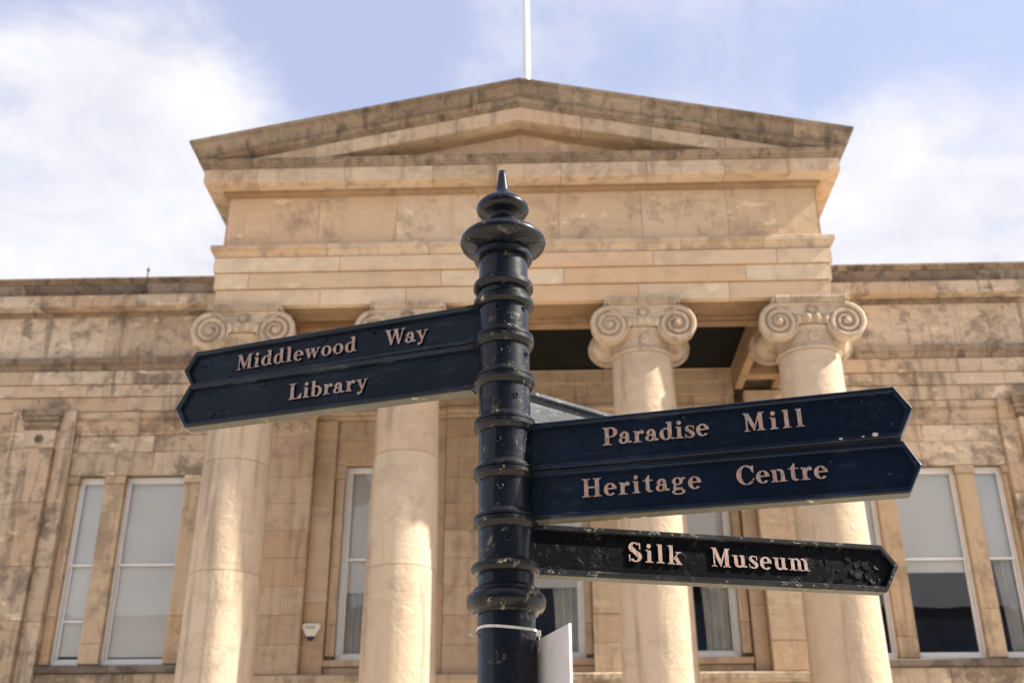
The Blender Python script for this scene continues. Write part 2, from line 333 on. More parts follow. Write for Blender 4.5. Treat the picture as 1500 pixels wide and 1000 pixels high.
# ------------------------------------------------------------------ ground
gm, gt, gb, go = new_mat('stone_paving'); g = G(gt)
gp = g.n('ShaderNodeNewGeometry').outputs['Position']
bt = g.n('ShaderNodeTexBrick'); g.set(bt, 'Vector', gp); g.set(bt, 'Scale', 1.0); bt.inputs['Color1'].default_value = (0.56, 0.50, 0.42, 1); bt.inputs['Color2'].default_value = (0.50, 0.445, 0.37, 1)
bt.inputs['Mortar'].default_value = (0.2, 0.18, 0.15, 1); bt.inputs['Brick Width'].default_value = 0.9; bt.inputs['Row Height'].default_value = 0.6; bt.inputs['Mortar Size'].default_value = 0.012
g.set(gb, 'Base Color', g.mix(g.math('MULTIPLY', g.ramp(g.noise(gp, 0.7, 6, 0.5), 0.45, 0.7), 0.35), bt.outputs[0], (0.28, 0.25, 0.21))); g.set(gb, 'Roughness', 0.85)
gr = MB().add([(-400,-400,0),(400,-400,0),(400,400,0),(-400,400,0)], [(0,1,2,3)]).build('paved_square', gm); gr['kind'] = 'structure'

# ================================================================== TOWN HALL
TH = empty('town_hall', (0, 14, 0))
tag(TH, 'sandstone neoclassical town hall with four-column Ionic portico, pediment and lower wings', 'building')
YF, HW = 14.0, 4.455                 # portico front plane and half width
ZA, ZB, ZC = 8.82, 9.60, 9.78        # architrave bottom, taenia bottom, taenia top
YW, YCW = 17.95, 17.70               # wing wall and wall behind the portico

def part(name, mb, mat, smooth=None): return mb.build(name, mat, TH, smooth)

# ---- portico entablature
ar = part('portico_architrave', MB().box(-HW+.03, HW-.03, YF+.05, YF+.93, ZA+.14, ZC-.01).box(-HW+.03, -HW+.86, YF+.93, YCW, ZA+.14, ZC-.01).box(HW-.86, HW-.03, YF+.93, YCW, ZA+.14, ZC-.01), M['mortar'])
fas = [(ZA, 9.09, 0.0), (9.09, 9.355, 0.030), (9.355, ZB, 0.060)]
for k, (a, b, off) in enumerate(fas):
    xs = [-HW] + [x + J(.05) for x in ([-2.9, -1.63, .1, 1.74, 3.0], [-3.95, -1.15, .6, 3.3], [-2.7, -.6, 1.9, 3.75])[k]] + [HW]
    run_front(ar, 'fascia_stone', [(-.12, a+.003), (off, a+.003), (off, b-.020), (off-.014, b-.004), (-.12, b-.003)], xs, YF, M['arch'], (-HW, HW))
    for X in (-HW, HW):
        run_side(ar, 'fascia_stone', [(-.12, a+.003), (off, a+.003), (off, b-.003), (-.12, b-.003)], X, [YF, 15.3, 16.6, YW], YF, M['arch'])
tp = [(-.12, ZB), (.064, ZB), (.066, ZB+.025), (.074, ZB+.055), (.092, ZB+.075), (.10, ZB+.085), (.10, ZB+.095), (.125, ZB+.10), (.125, ZC-.015), (.115, ZC), (-.12, ZC+.004)]
run_front(ar, 'taenia_stone', tp, [-HW, -2.85, -1.35, -.05, 1.2, 2.35, 3.55, HW], YF, M['corona'], (-HW, HW))
for X in (-HW, HW): run_side(ar, 'taenia_stone', tp, X, [YF, 15.6, YW], YF, M['corona'])
# soffit: raised margins round sunk panels
rear = [-4.4, -3.4, -2.2, -1.1, .1, 1.2, 2.3, 3.4, 4.4]
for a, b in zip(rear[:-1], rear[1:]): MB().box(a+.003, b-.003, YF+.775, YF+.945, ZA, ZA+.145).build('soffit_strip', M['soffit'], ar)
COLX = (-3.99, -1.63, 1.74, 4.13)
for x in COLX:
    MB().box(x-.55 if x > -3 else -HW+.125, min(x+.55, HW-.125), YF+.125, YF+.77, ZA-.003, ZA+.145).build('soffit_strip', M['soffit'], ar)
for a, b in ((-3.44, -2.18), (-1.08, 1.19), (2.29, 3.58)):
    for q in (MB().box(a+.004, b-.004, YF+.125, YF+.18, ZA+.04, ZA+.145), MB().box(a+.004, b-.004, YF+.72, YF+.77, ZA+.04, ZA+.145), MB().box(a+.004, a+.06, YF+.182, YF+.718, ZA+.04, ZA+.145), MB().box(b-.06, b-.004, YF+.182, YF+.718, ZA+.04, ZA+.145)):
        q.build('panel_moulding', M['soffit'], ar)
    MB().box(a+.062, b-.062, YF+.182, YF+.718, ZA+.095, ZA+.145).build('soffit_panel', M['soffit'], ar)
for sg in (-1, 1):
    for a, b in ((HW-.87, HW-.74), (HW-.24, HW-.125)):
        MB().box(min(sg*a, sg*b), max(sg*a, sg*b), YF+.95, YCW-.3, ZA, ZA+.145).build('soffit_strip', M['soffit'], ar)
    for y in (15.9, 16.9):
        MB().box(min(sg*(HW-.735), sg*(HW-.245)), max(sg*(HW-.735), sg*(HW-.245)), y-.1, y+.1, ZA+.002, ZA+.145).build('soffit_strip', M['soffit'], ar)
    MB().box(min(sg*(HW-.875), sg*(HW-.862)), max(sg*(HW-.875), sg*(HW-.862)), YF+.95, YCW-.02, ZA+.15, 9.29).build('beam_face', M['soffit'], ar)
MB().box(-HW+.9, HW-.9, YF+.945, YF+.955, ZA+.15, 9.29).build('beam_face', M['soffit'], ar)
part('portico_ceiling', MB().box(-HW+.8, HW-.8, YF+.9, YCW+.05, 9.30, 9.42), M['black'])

fr = part('portico_frieze', MB().box(-HW+.05, HW-.05, YF+.06, YW+.1, ZC-.01, 11.08), M['mortar'])
fj = [-HW, -3.035, -1.853, -.636, .575, 1.819, 3.088, HW]
run_front(fr, 'frieze_stone', [(-.14, ZC+.005), (-.02, ZC+.005), (-.02, 10.70), (-.14, 10.70)], fj, YF, M['frieze'], (-HW+.02, HW-.02), gap=.005)
for X in (-HW+.02, HW-.02): run_side(fr, 'frieze_stone', [(-.14, ZC+.005), (0, ZC+.005), (0, 10.70), (-.14, 10.70)], X, [YF+.02, 15.2, 16.5, YW], YF+.02, M['frieze'])
# ---- horizontal cornice
co = part('portico_cornice', MB().box(-HW+.05, HW-.05, YF+.03, YF+.4, 10.66, 11.10), M['mortar'])
bed = [(-.14, 10.665), (.0, 10.665), (.012, 10.69), (.05, 10.715), (.055, 10.752), (-.14, 10.752)]
crn = [(-.14, 10.757), (.285, 10.757), (.30, 10.765), (.30, 10.985), (-.14, 10.985)]
fil = [(-.14, 10.99), (.31, 10.99), (.31, 11.01), (.335, 11.016), (.338, 11.035), (.328, 11.043), (.365, 11.08), (.385, 11.085), (.385, 11.125), (-.14, 11.14)]
sim = [(-.14, 11.145), (.385, 11.13), (.405, 11.135), (.405, 11.16), (.398, 11.168), (.412, 11.20), (.445, 11.24), (.47, 11.275), (.478, 11.31), (.478, 11.327), (.515, 11.333), (.52, 11.375), (-.14, 11.40)]
cx = [-HW, -3.95, -2.62, -1.3, -.35, .62, 1.9, 3.05, 4.0, HW]
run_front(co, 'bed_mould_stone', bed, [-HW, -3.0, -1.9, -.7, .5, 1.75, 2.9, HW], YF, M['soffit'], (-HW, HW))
run_front(co, 'corona_stone', crn, cx, YF, M['corona'], (-HW, HW))
run_front(co, 'fillet_stone', fil, [-HW, -3.1, -1.9, -.2, 1.4, 2.7, HW], YF, M['sima'], (-HW, HW))
for X in (-HW, HW):
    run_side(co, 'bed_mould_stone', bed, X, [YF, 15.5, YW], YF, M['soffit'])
    run_side(co, 'corona_stone', crn, X, [YF, 15.2, 16.6, YW], YF, M['corona'])
    run_side(co, 'fillet_stone', fil, X, [YF, 16, YW], YF, M['sima'])
    run_side(co, 'sima_stone', sim, X, [YF, 15.4, 16.6, YW+.6], YF, M['sima'])
# ---- pediment
SL = (12.42-11.375)/(HW+.52)
ty = part('tympanum', MB().prism([(-4.4, YF+.05, 11.0), (4.4, YF+.05, 11.0), (0, YF+.05, 11.95)], [(-4.4, YF+.4, 11.0), (4.4, YF+.4, 11.0), (0, YF+.4, 11.95)]), M['mortar'])
tj = [-3.6, -2.55, -1.25, .0, 1.3, 2.6, 3.6]
for a, b in zip(tj[:-1], tj[1:]):
    a2, b2 = a+.003, b-.003; tz = lambda x: 11.93-SL*abs(x)
    MB().prism([(a2, YF+.02, 11.1), (b2, YF+.02, 11.1), (b2, YF+.02, tz(b2)), (a2, YF+.02, tz(a2))], [(a2, YF+.12, 11.1), (b2, YF+.12, 11.1), (b2, YF+.12, tz(b2)), (a2, YF+.12, tz(a2))]).build('tympanum_stone', M['frieze'], ty)
rk = part('raking_cornice', MB().prism([(-4.7, YF+.02, 11.0), (0, YF+.02, 12.30), (4.7, YF+.02, 11.0), (4.7, YF+.02, 10.9), (0, YF+.02, 11.86), (-4.7, YF+.02, 10.9)],
     [(-4.7, YF+.3, 11.0), (0, YF+.3, 12.30), (4.7, YF+.3, 11.0), (4.7, YF+.3, 10.9), (0, YF+.3, 11.86), (-4.7, YF+.3, 10.9)]), M['mortar'])
def rake(prof, xs, name, mat, lo=None):
    for sg in (-1, 1):
        for i, (a, b) in enumerate(zip(xs[:-1], xs[1:])):
            g2 = .003; j = J(.003)
            def ring(x, end, gp):
                out = []
                for o_, z in prof:
                    xx = (HW+o_) if end else x+gp
                    out.append((sg*xx, YF-o_+j, z-SL*xx))
                return out
            r0 = ring(a, False, 0.0 if a == 0 else g2); r1 = ring(b, i == len(xs)-2, -g2)
            MB().prism(r0, r1).build(name, mat, rk)
rake([(-.02, 11.74), (.0, 11.74), (.012, 11.76), (.05, 11.785), (.05, 11.82), (-.02, 11.82)], [0, .85, 1.9, 2.8, 3.7], 'bed_mould_stone', M['soffit'])
rake([(-.05, 11.80), (.28, 11.80), (.293, 11.81), (.293, 12.035), (-.05, 12.035)], [0, .95, 2.0, 3.1, HW], 'corona_stone', M['corona'])
rake([(-.05, 12.04), (.305, 12.04), (.305, 12.058), (.33, 12.062), (.335, 12.08), (.325, 12.09), (.35, 12.094), (.375, 12.125), (.392, 12.13), (.392, 12.16), (.375, 12.166), (-.05, 12.18)], [0, .65, 1.7, 2.75, 3.8, HW], 'fillet_stone', M['sima'])
rake([(-.05, 12.185), (.385, 12.172), (.405, 12.178), (.405, 12.205), (.398, 12.212), (.412, 12.245), (.445, 12.285), (.47, 12.32), (.478, 12.355), (.478, 12.372), (.515, 12.378), (.52, 12.42), (-.05, 12.46)], [0, .62, 1.85, 3.0, 4.1, HW], 'sima_stone', M['sima'])
part('portico_roof', MB().prism([(-4.9, YF+.1, 11.30), (4.9, YF+.1, 11.30), (0, YF+.1, 12.37)], [(-4.9, 24, 11.30), (4.9, 24, 11.30), (0, 24, 12.37)]), M['lead'])

# ---- columns
def shaft_r(z): t = max(0, min(1, (z-.5)/7.5)); return .515 - .085*t - .012*math.sin(math.pi*t)*-1
def rosette(parent, c, r, mat, petals=6):
    mb = MB()
    for k in range(petals):
        a = 2*math.pi*k/petals; px, pz = c[0]+math.cos(a)*r*.55, c[2]+math.sin(a)*r*.55
        mb.lathe([(r*.05, -.03), (r*.24, -.024), (r*.36, -.012), (r*.4, .01)], 8, (px, c[1], pz), 'Y')
    mb.lathe([(r*.06, -.04), (r*.2, -.034), (r*.26, -.01), (r*.26, .01)], 8, c, 'Y')
    return mb.build('rosette', mat, parent, 50)
vol_cache = {}
def volute_mesh():
    R = .272; mb = MB()
    mb.lathe([(.02, .012), (R*.88, .012), (R*.90, -.012), (R*.99, -.008), (R, .02), (R, .12)], 40, (0,0,0), 'Y')
    pts = []; rs = []; T = 2.6
    for i in range(96):
        t = i/95; a = rad(90)+2*math.pi*T*t; rr = R*(.86*(1-t)**1.05+.12)
        pts.append((rr*math.cos(a), .004-.022*t, rr*math.sin(a))); rs.append(.030*(1-t)+.014)
    mb.tube(pts, rs, 8)
    mb.lathe([(.004, -.075), (.022, -.07), (.042, -.045), (.05, -.01)], 16, (0,0,0), 'Y')
    return mb
def egg_band(parent, x, y, z, r, n, h, mat, name, a0=0, a1=360):
    mb = MB()
    for k in range(n):
        a = rad(a0+(a1-a0)*(k+.5)/n); ce = (x+math.cos(a)*r, y+math.sin(a)*r, z)
        mb.lathe([(.004, -h*.5), (.030, -h*.42), (.046, -h*.12), (.048, h*.15), (.034, h*.42), (.004, h*.5)], 7, ce, 'Z')
    return mb.build(name, mat, parent, 60)
volm = None
YC = YF+.44
for ci, cx_ in enumerate(COLX):
    shaft = part('column', MB().lathe([(shaft_r(z)-.012, z) for z in (.3, 2, 4, 6, 7.98)], 40, (cx_, YC, 0)), M['mortar'], 40)
    zj = [.42, 1.93, 3.44, 4.97, 6.50, 8.02] if ci != 1 else [.42, 1.93, 3.44, 5.02, 6.59, 8.02]
    for a, b in zip(zj[:-1], zj[1:]):
        prof = [(shaft_r(a)-.009, a+.002), (shaft_r(a), a+.008)] + [(shaft_r(a+(b-a)*t), a+(b-a)*t) for t in (.25, .5, .75)] + [(shaft_r(b), b-.008), (shaft_r(b)-.006, b-.002)]
        MB().lathe(prof, 56, (cx_, YC, 0)).build('drum', M['column'], shaft, 40)
    MB().lathe([(.66, 0), (.66, .14), (.69, .17), (.69, .26), (.60, .30), (.57, .34), (.60, .38), (.56, .42), (.53, .42)], 48, (cx_, YC, 0)).build('column_base', M['column'], shaft, 35)
    # capital
    MB().lathe([(.43, 8.024), (.452, 8.032), (.462, 8.05), (.452, 8.068), (.435, 8.075), (.425, 8.10), (.432, 8.30), (.45, 8.335), (.468, 8.345), (.475, 8.36), (.468, 8.375), (.44, 8.385)], 56, (cx_, YC, 0)).build('necking', M['capital'], shaft, 40)
    MB().lathe([(.44, 8.386), (.47, 8.41), (.50, 8.46), (.50, 8.50), (.46, 8.56), (.42, 8.60)], 48, (cx_, YC, 0)).build('echinus', M['capital'], shaft, 40)
    egg_band(shaft, cx_, YC, 8.46, .492, 24, .15, M['capital'], 'egg_and_dart')
    rosette(shaft, (cx_, YC-.435, 8.20), .085, M['capital'])
    for face, yv, sgn in ((0, YC-.46, 1), (1, YC+.46, -1)):
        for sx in (-1, 1):
            key = (sx, sgn)
            if key not in vol_cache:
                mb = volute_mesh(); mb.v = [(v[0]*-sx, v[1]*sgn, v[2]) for v in mb.v]
                vol_cache[key] = mb.mesh('volute', smooth=50); vol_cache[key].materials.append(M['capital'])
            ob = bpy.data.objects.new('volute', vol_cache[key]); C.objects.link(ob); ob.parent = shaft
            ob.location = Vector((cx_+sx*.47, yv, 8.415)) - world_loc(shaft)
        # band that joins the two volutes, sagging in the middle
        mb = MB(); top = []; bot = []
        for i in range(25):
            u = -1+2*i/24; x = cx_+u*.47; top.append((x, 8.69)); bot.append((x, 8.60-.075*(1-abs(u)**1.6)*1.0+.045*abs(u)**3))
        for i in range(24):
            (xa, ta), (xb, tb) = top[i], top[i+1]; ba, bb = bot[i][1], bot[i+1][1]
            y0 = yv; y1 = yv+.2*sgn
            mb.prism([(xa, y0, ba), (xb, y0, bb), (xb, y0, tb), (xa, y0, ta)], [(xa, y1, ba), (xb, y1, bb), (xb, y1, tb), (xa, y1, ta)])
        for edge, rr in ((top, .022), (bot, .02)):
            mb.tube([(x, yv-.006*sgn, z) for x, z in edge], rr, 6)
        mb.build('volute_band', M['capital'], shaft, 40)
        # little palmette in the middle of the band
        pm = MB()
        for k in range(5):
            a = rad(90+(k-2)*30); pm.tube([(cx_, yv-.02*sgn, 8.545), (cx_+math.cos(a)*.05, yv-.035*sgn, 8.545+math.sin(a)*.07), (cx_+math.cos(a)*.075, yv-.025*sgn, 8.545+math.sin(a)*.125)], [.012, .018, .009], 6)
        pm.tube([(cx_+.095*math.cos(t), yv-.015*sgn, 8.605+.085*math.sin(t)) for t in [2*math.pi*i/20 for i in range(21)]], .013, 6)
        pm.build('palmette', M['capital'], shaft, 50)
    for sx in (-1, 1):
        bp = [(.27, -.45), (.255, -.40), (.20, -.28), (.155, -.14), (.14, -.05), (.16, -.04), (.16, .04), (.14, .05), (.155, .14), (.20, .28), (.255, .40), (.27, .45)]
        MB().lathe(bp, 28, (cx_+sx*.47, YC, 8.415), 'Y').build('bolster', M['capital'], shaft, 40)
    MB().box(cx_-.46, cx_+.46, YC-.40, YC+.40, 8.56, 8.72).build('capital_core', M['capital'], shaft)
    ab = [(0, 8.712), (.012, 8.735), (.04, 8.765), (.055, 8.775), (.055, 8.812)]
    mb = MB(); rings = []
    for o_, z in ab:
        h = .475+o_; rings.append([(cx_-h, YC-h, z), (cx_+h, YC-h, z), (cx_+h, YC+h, z), (cx_-h, YC+h, z)])
    for a, b in zip(rings[:-1], rings[1:]): mb.prism(a, b)
    for k in range(23):
        x = cx_-.48+.96*k/22
        for yy in (YC-.525, YC+.525): mb.lathe([(.003, -.042), (.014, -.026), (.021, .004), (.018, .030), (.006, .042)], 6, (x, yy, 8.765), 'Z')
        y = YC-.48+.96*k/22
        for xx in (cx_-.525, cx_+.525): mb.lathe([(.003, -.042), (.014, -.026), (.021, .004), (.018, .030), (.006, .042)], 6, (xx, y, 8.765), 'Z')
    mb.build('abacus', M['capital'], shaft, 50)
    # bird spikes along the volute tops
    sp = MB()
    for sx in (-1, 1):
        for k in range(12):
            a = rad(90-sx*(8+k*5.5)); y = YC-.36+random.uniform(-.05, .05)
            b0 = Vector((cx_+sx*.47+math.cos(a)*.27, y, 8.415+math.sin(a)*.27)); d = Vector((math.cos(a)+J(.25), J(.5), math.sin(a)+J(.2))).normalized()
            sp.tube([b0, b0+d*.10], .0028, 4)
    o = sp.build('bird_spikes', M['darkmetal'], shaft); o['kind'] = 'stuff'

# ---- windows
def window(parent, x0, x1, z0, z1, y, rail, fw=.075, bar=None):
    yo, yi = y, y+.12
    fm = MB().box(x0, x0+fw, yo, yi, z0, z1).box(x1-fw, x1, yo, yi, z0, z1).box(x0+fw, x1-fw, yo+.002, yi, z1-fw*.9, z1).box(x0+fw, x1-fw, yo-.012, yi, z0, z0+fw*1.15)
    wn = fm.build('window', M['white'], TH)
    a, b = x0+fw+.002, x1-fw-.002; s = .035
    for nm, za, zb, yy in (('upper_sash', rail-.02, z1-fw*.9-.002, y+.03), ('lower_sash', z0+fw*1.15+.002, rail+.022, y+.075)):
        mb = MB().box(a, a+s, yy, yy+.04, za, zb).box(b-s, b, yy, yy+.04, za, zb).box(a+s, b-s, yy+.001, yy+.04, zb-s*1.1, zb).box(a+s, b-s, yy+.001, yy+.04, za, za+s*1.1)
        if bar and nm == 'lower_sash': mb.box(a+s, b-s, yy-.004, yy+.04, bar-.015, bar+.02)
        mb.build(nm, M['white'], wn)
        MB().box(a+s-.004, b-s+.004, yy+.018, yy+.022, za+s*1.1-.004, zb-s*1.1+.004).build('pane', M['glass'], wn)
    return wn
def blind(x0, x1, z0, z1, y, label):
    r = empty('roller_blind', ((x0+x1)/2, y, z0))
    n = 12; mb = MB()
    for i in range(n):
        za, zb = z0+(z1-z0)*i/n, z0+(z1-z0)*(i+1)/n; ya, yb = y+.004*math.sin(i*1.3), y+.004*math.sin((i+1)*1.3)
        mb.prism([(x0, ya, za), (x1, ya+.002, za), (x1, yb+.002, zb), (x0, yb, zb)], [(x0, ya+.004, za), (x1, ya+.006, za), (x1, yb+.006, zb), (x0, yb+.004, zb)])
    mb.build('fabric', M['blind'], r); MB().box(x0, x1, y-.006, y+.012, z0-.03, z0).build('bottom_bar', M['blind'], r)
    MB().tube([(x0, y+.03, z1+.02), (x1, y+.03, z1+.02)], .03, 10).build('roller', M['white'], r, 40)
    return tag(r, label, 'blind', 'roller blinds behind the sash windows')
def curtain(x0, x1, z0, z1, y, side, label, spread=.5):
    """gathered towards side (-1 left, 1 right) at the bottom"""
    mb = MB(); nx, nz = 40, 14; vs = []; fs = []
    for j in range(nz+1):
        t = j/nz; z = z1+(z0-z1)*t; wd = (x1-x0)*(1-spread*math.sin(t*math.pi*.55)); 
        for i in range(nx+1):
            u = i/nx; x = (x0+wd*u) if side < 0 else (x1-wd*(1-u))
            vs.append((x, y+.035*math.sin(u*42+.6*math.sin(t*3))+.02*math.sin(u*17), z))
    k = len(vs); vs2 = vs+[(v[0], v[1]+.006, v[2]) for v in vs]
    for j in range(nz):
        for i in range(nx):
            q = (j*(nx+1)+i, j*(nx+1)+i+1, (j+1)*(nx+1)+i+1, (j+1)*(nx+1)+i); fs += [q, tuple(k+v for v in q[::-1])]
    mb.add(vs2, fs); o = mb.build('curtain', M['curtain'], None, 60)
    return tag(o, label, 'curtain', 'pale curtains behind the sash windows')

# ---- wall behind the portico
cw = part('portico_rear_wall', MB().box(-4.6, -3.25, YCW+.05, YCW+.4, 0, 9.3).box(-3.25, -3.085, YCW+.06, YCW+.4, 0, 9.3).box(-3.085, -1.9, YCW+.06, YCW+.4, 7.63, 9.3).box(-3.085, -1.9, YCW+.06, YCW+.4, 0, 4.36)
    .box(-1.9, -.63, YCW+.06, YCW+.4, 0, 9.3).box(-.63, .92, YCW+.06, YCW+.4, 7.63, 9.3).box(-.63, .92, YCW+.06, YCW+.4, 0, 4.36).box(.92, 2.19, YCW+.06, YCW+.4, 0, 9.3)
    .box(2.19, 3.375, YCW+.06, YCW+.4, 7.63, 9.3).box(2.19, 3.375, YCW+.06, YCW+.4, 0, 4.36).box(3.375, 4.9, YCW+.06, YCW+.4, 0, 9.3), M['mortar'])
for k, (a, b, off) in enumerate(((8.80, 9.05, 0.0), (9.05, 9.28, .03))):
    run_front(cw, 'fascia_stone', [(-.06, a+.003), (off, a+.003), (off, b-.02), (off+.012, b-.012), (off+.012, b-.003), (-.06, b-.003)], split(-3.6, 3.6, 1.3, 50+k), YCW-.12, M['wall'])
mp_ = [(-.06, 8.43), (.02, 8.43), (.02, 8.47), (.05, 8.49), (.05, 8.54), (.09, 8.57), (.09, 8.63), (.06, 8.65), (.06, 8.795), (-.06, 8.795)]
run_front(cw, 'moulding_stone', mp_, [-3.6, -2.6, -1.36], YCW, M['wall']); run_front(cw, 'moulding_stone', mp_, [-1.355, -.1, 1.0, 2.0], YCW-.06, M['wall']); run_front(cw, 'moulding_stone', mp_, [2.005, 2.9, 3.6], YCW, M['wall'])
CS = [4.16, 4.62, 5.08, 5.54, 6.0, 6.46, 6.92, 7.38, 7.73, 8.09, 8.425]
def strip(x0, x1, yf, seed, cs=CS, cap=True):
    ashlar(cw, x0, x1, cs, yf, M['wall'], 2.0, seed, depth=YCW+.06-yf, gap=.003, proud=.002)
strip(-4.55, -3.61, YCW-.20, 1); strip(3.79, 4.75, YCW-.24, 2)
strip(-3.605, -3.25, YCW-.07, 3, [4.16, 5.3, 6.9, 8.09, 8.425]); strip(3.552, 3.785, YCW-.07, 4, [4.16, 5.2, 6.7, 8.09, 8.425])
strip(-1.60, -1.365, YCW-.05, 5, [4.16, 5.6, 7.0, 8.09, 8.425]); strip(-1.36, -.75, YCW-.10, 6); strip(1.04, 2.0, YCW-.10, 7)
for a, b in ((-3.085, -1.9), (-.63, .92), (2.19, 3.375)):
    ashlar(cw, a-.16 if a < -1 else a-.115, b+.165 if b > 1 else b+.115, [7.635, 8.08, 8.425], YCW, M['wall'], 1.4, int(a*7)+90, depth=.06)
    for x0, x1 in ((a-.155, a), (b, b+.155)):
        if abs(a+.63) < .01: x0, x1 = (a-.115, a) if x1 == a else (b, b+.115)
        if a < -3 and x0 > a: x1 = x0+.25
        ashlar(cw, x0, x1, [4.47, 4.95, 5.9, 6.8, 7.40], YCW+.012, M['wall'], 3, int(x0*9)+200, depth=.07)
        MB().block(x0-.02, x1+.02, YCW-.012, YCW+.08, 7.405, 7.63).build('jamb_cap', M['wall'], cw)
    run_front(cw, 'sill_stone', [(-.12, 4.30), (.02, 4.30), (.03, 4.31), (.03, 4.40), (-.12, 4.425)], [a-.17, b+.17], YCW, M['wall'])
    ashlar(cw, a-.16, b+.16, [4.16, 4.295], YCW+.01, M['wall'], 1.6, int(a*5)+300, depth=.05)
run_front(cw, 'string_stone', [(-.08, 4.0), (.16, 4.0), (.22, 4.05), (.22, 4.13), (.15, 4.155), (-.08, 4.155)], split(-4.6, 4.9, 1.6, 77), YCW-.06, M['wing'])
ashlar(cw, -4.6, 4.9, [0, .8, 1.6, 2.4, 3.2, 3.99], YCW-.02, M['wall'], 1.6, 8, depth=.08)
for a, b, y in ((-4.55, -3.61, YCW-.20), (3.79, 4.75, YCW-.24)):
    for k in range(3):
        rosette(cw, (a+(b-a)*(.2+.3*k), y-.004, 8.26), .10, M['wing'])
    MB().block(a-.02, b+.02, y-.03, y+.1, 8.43, 8.55).build('anta_cap', M['wall'], cw); MB().block(a-.05, b+.05, y-.07, y+.1, 8.553, 8.79).build('anta_cap', M['wall'], cw)
cwin = [window(cw, -3.085, -1.9, 4.41, 7.645, YCW+.12, 6.05), window(cw, -.63, .92, 4.41, 7.645, YCW+.12, 6.05), window(cw, 2.19, 3.375, 4.41, 7.645, YCW+.12, 6.05)]

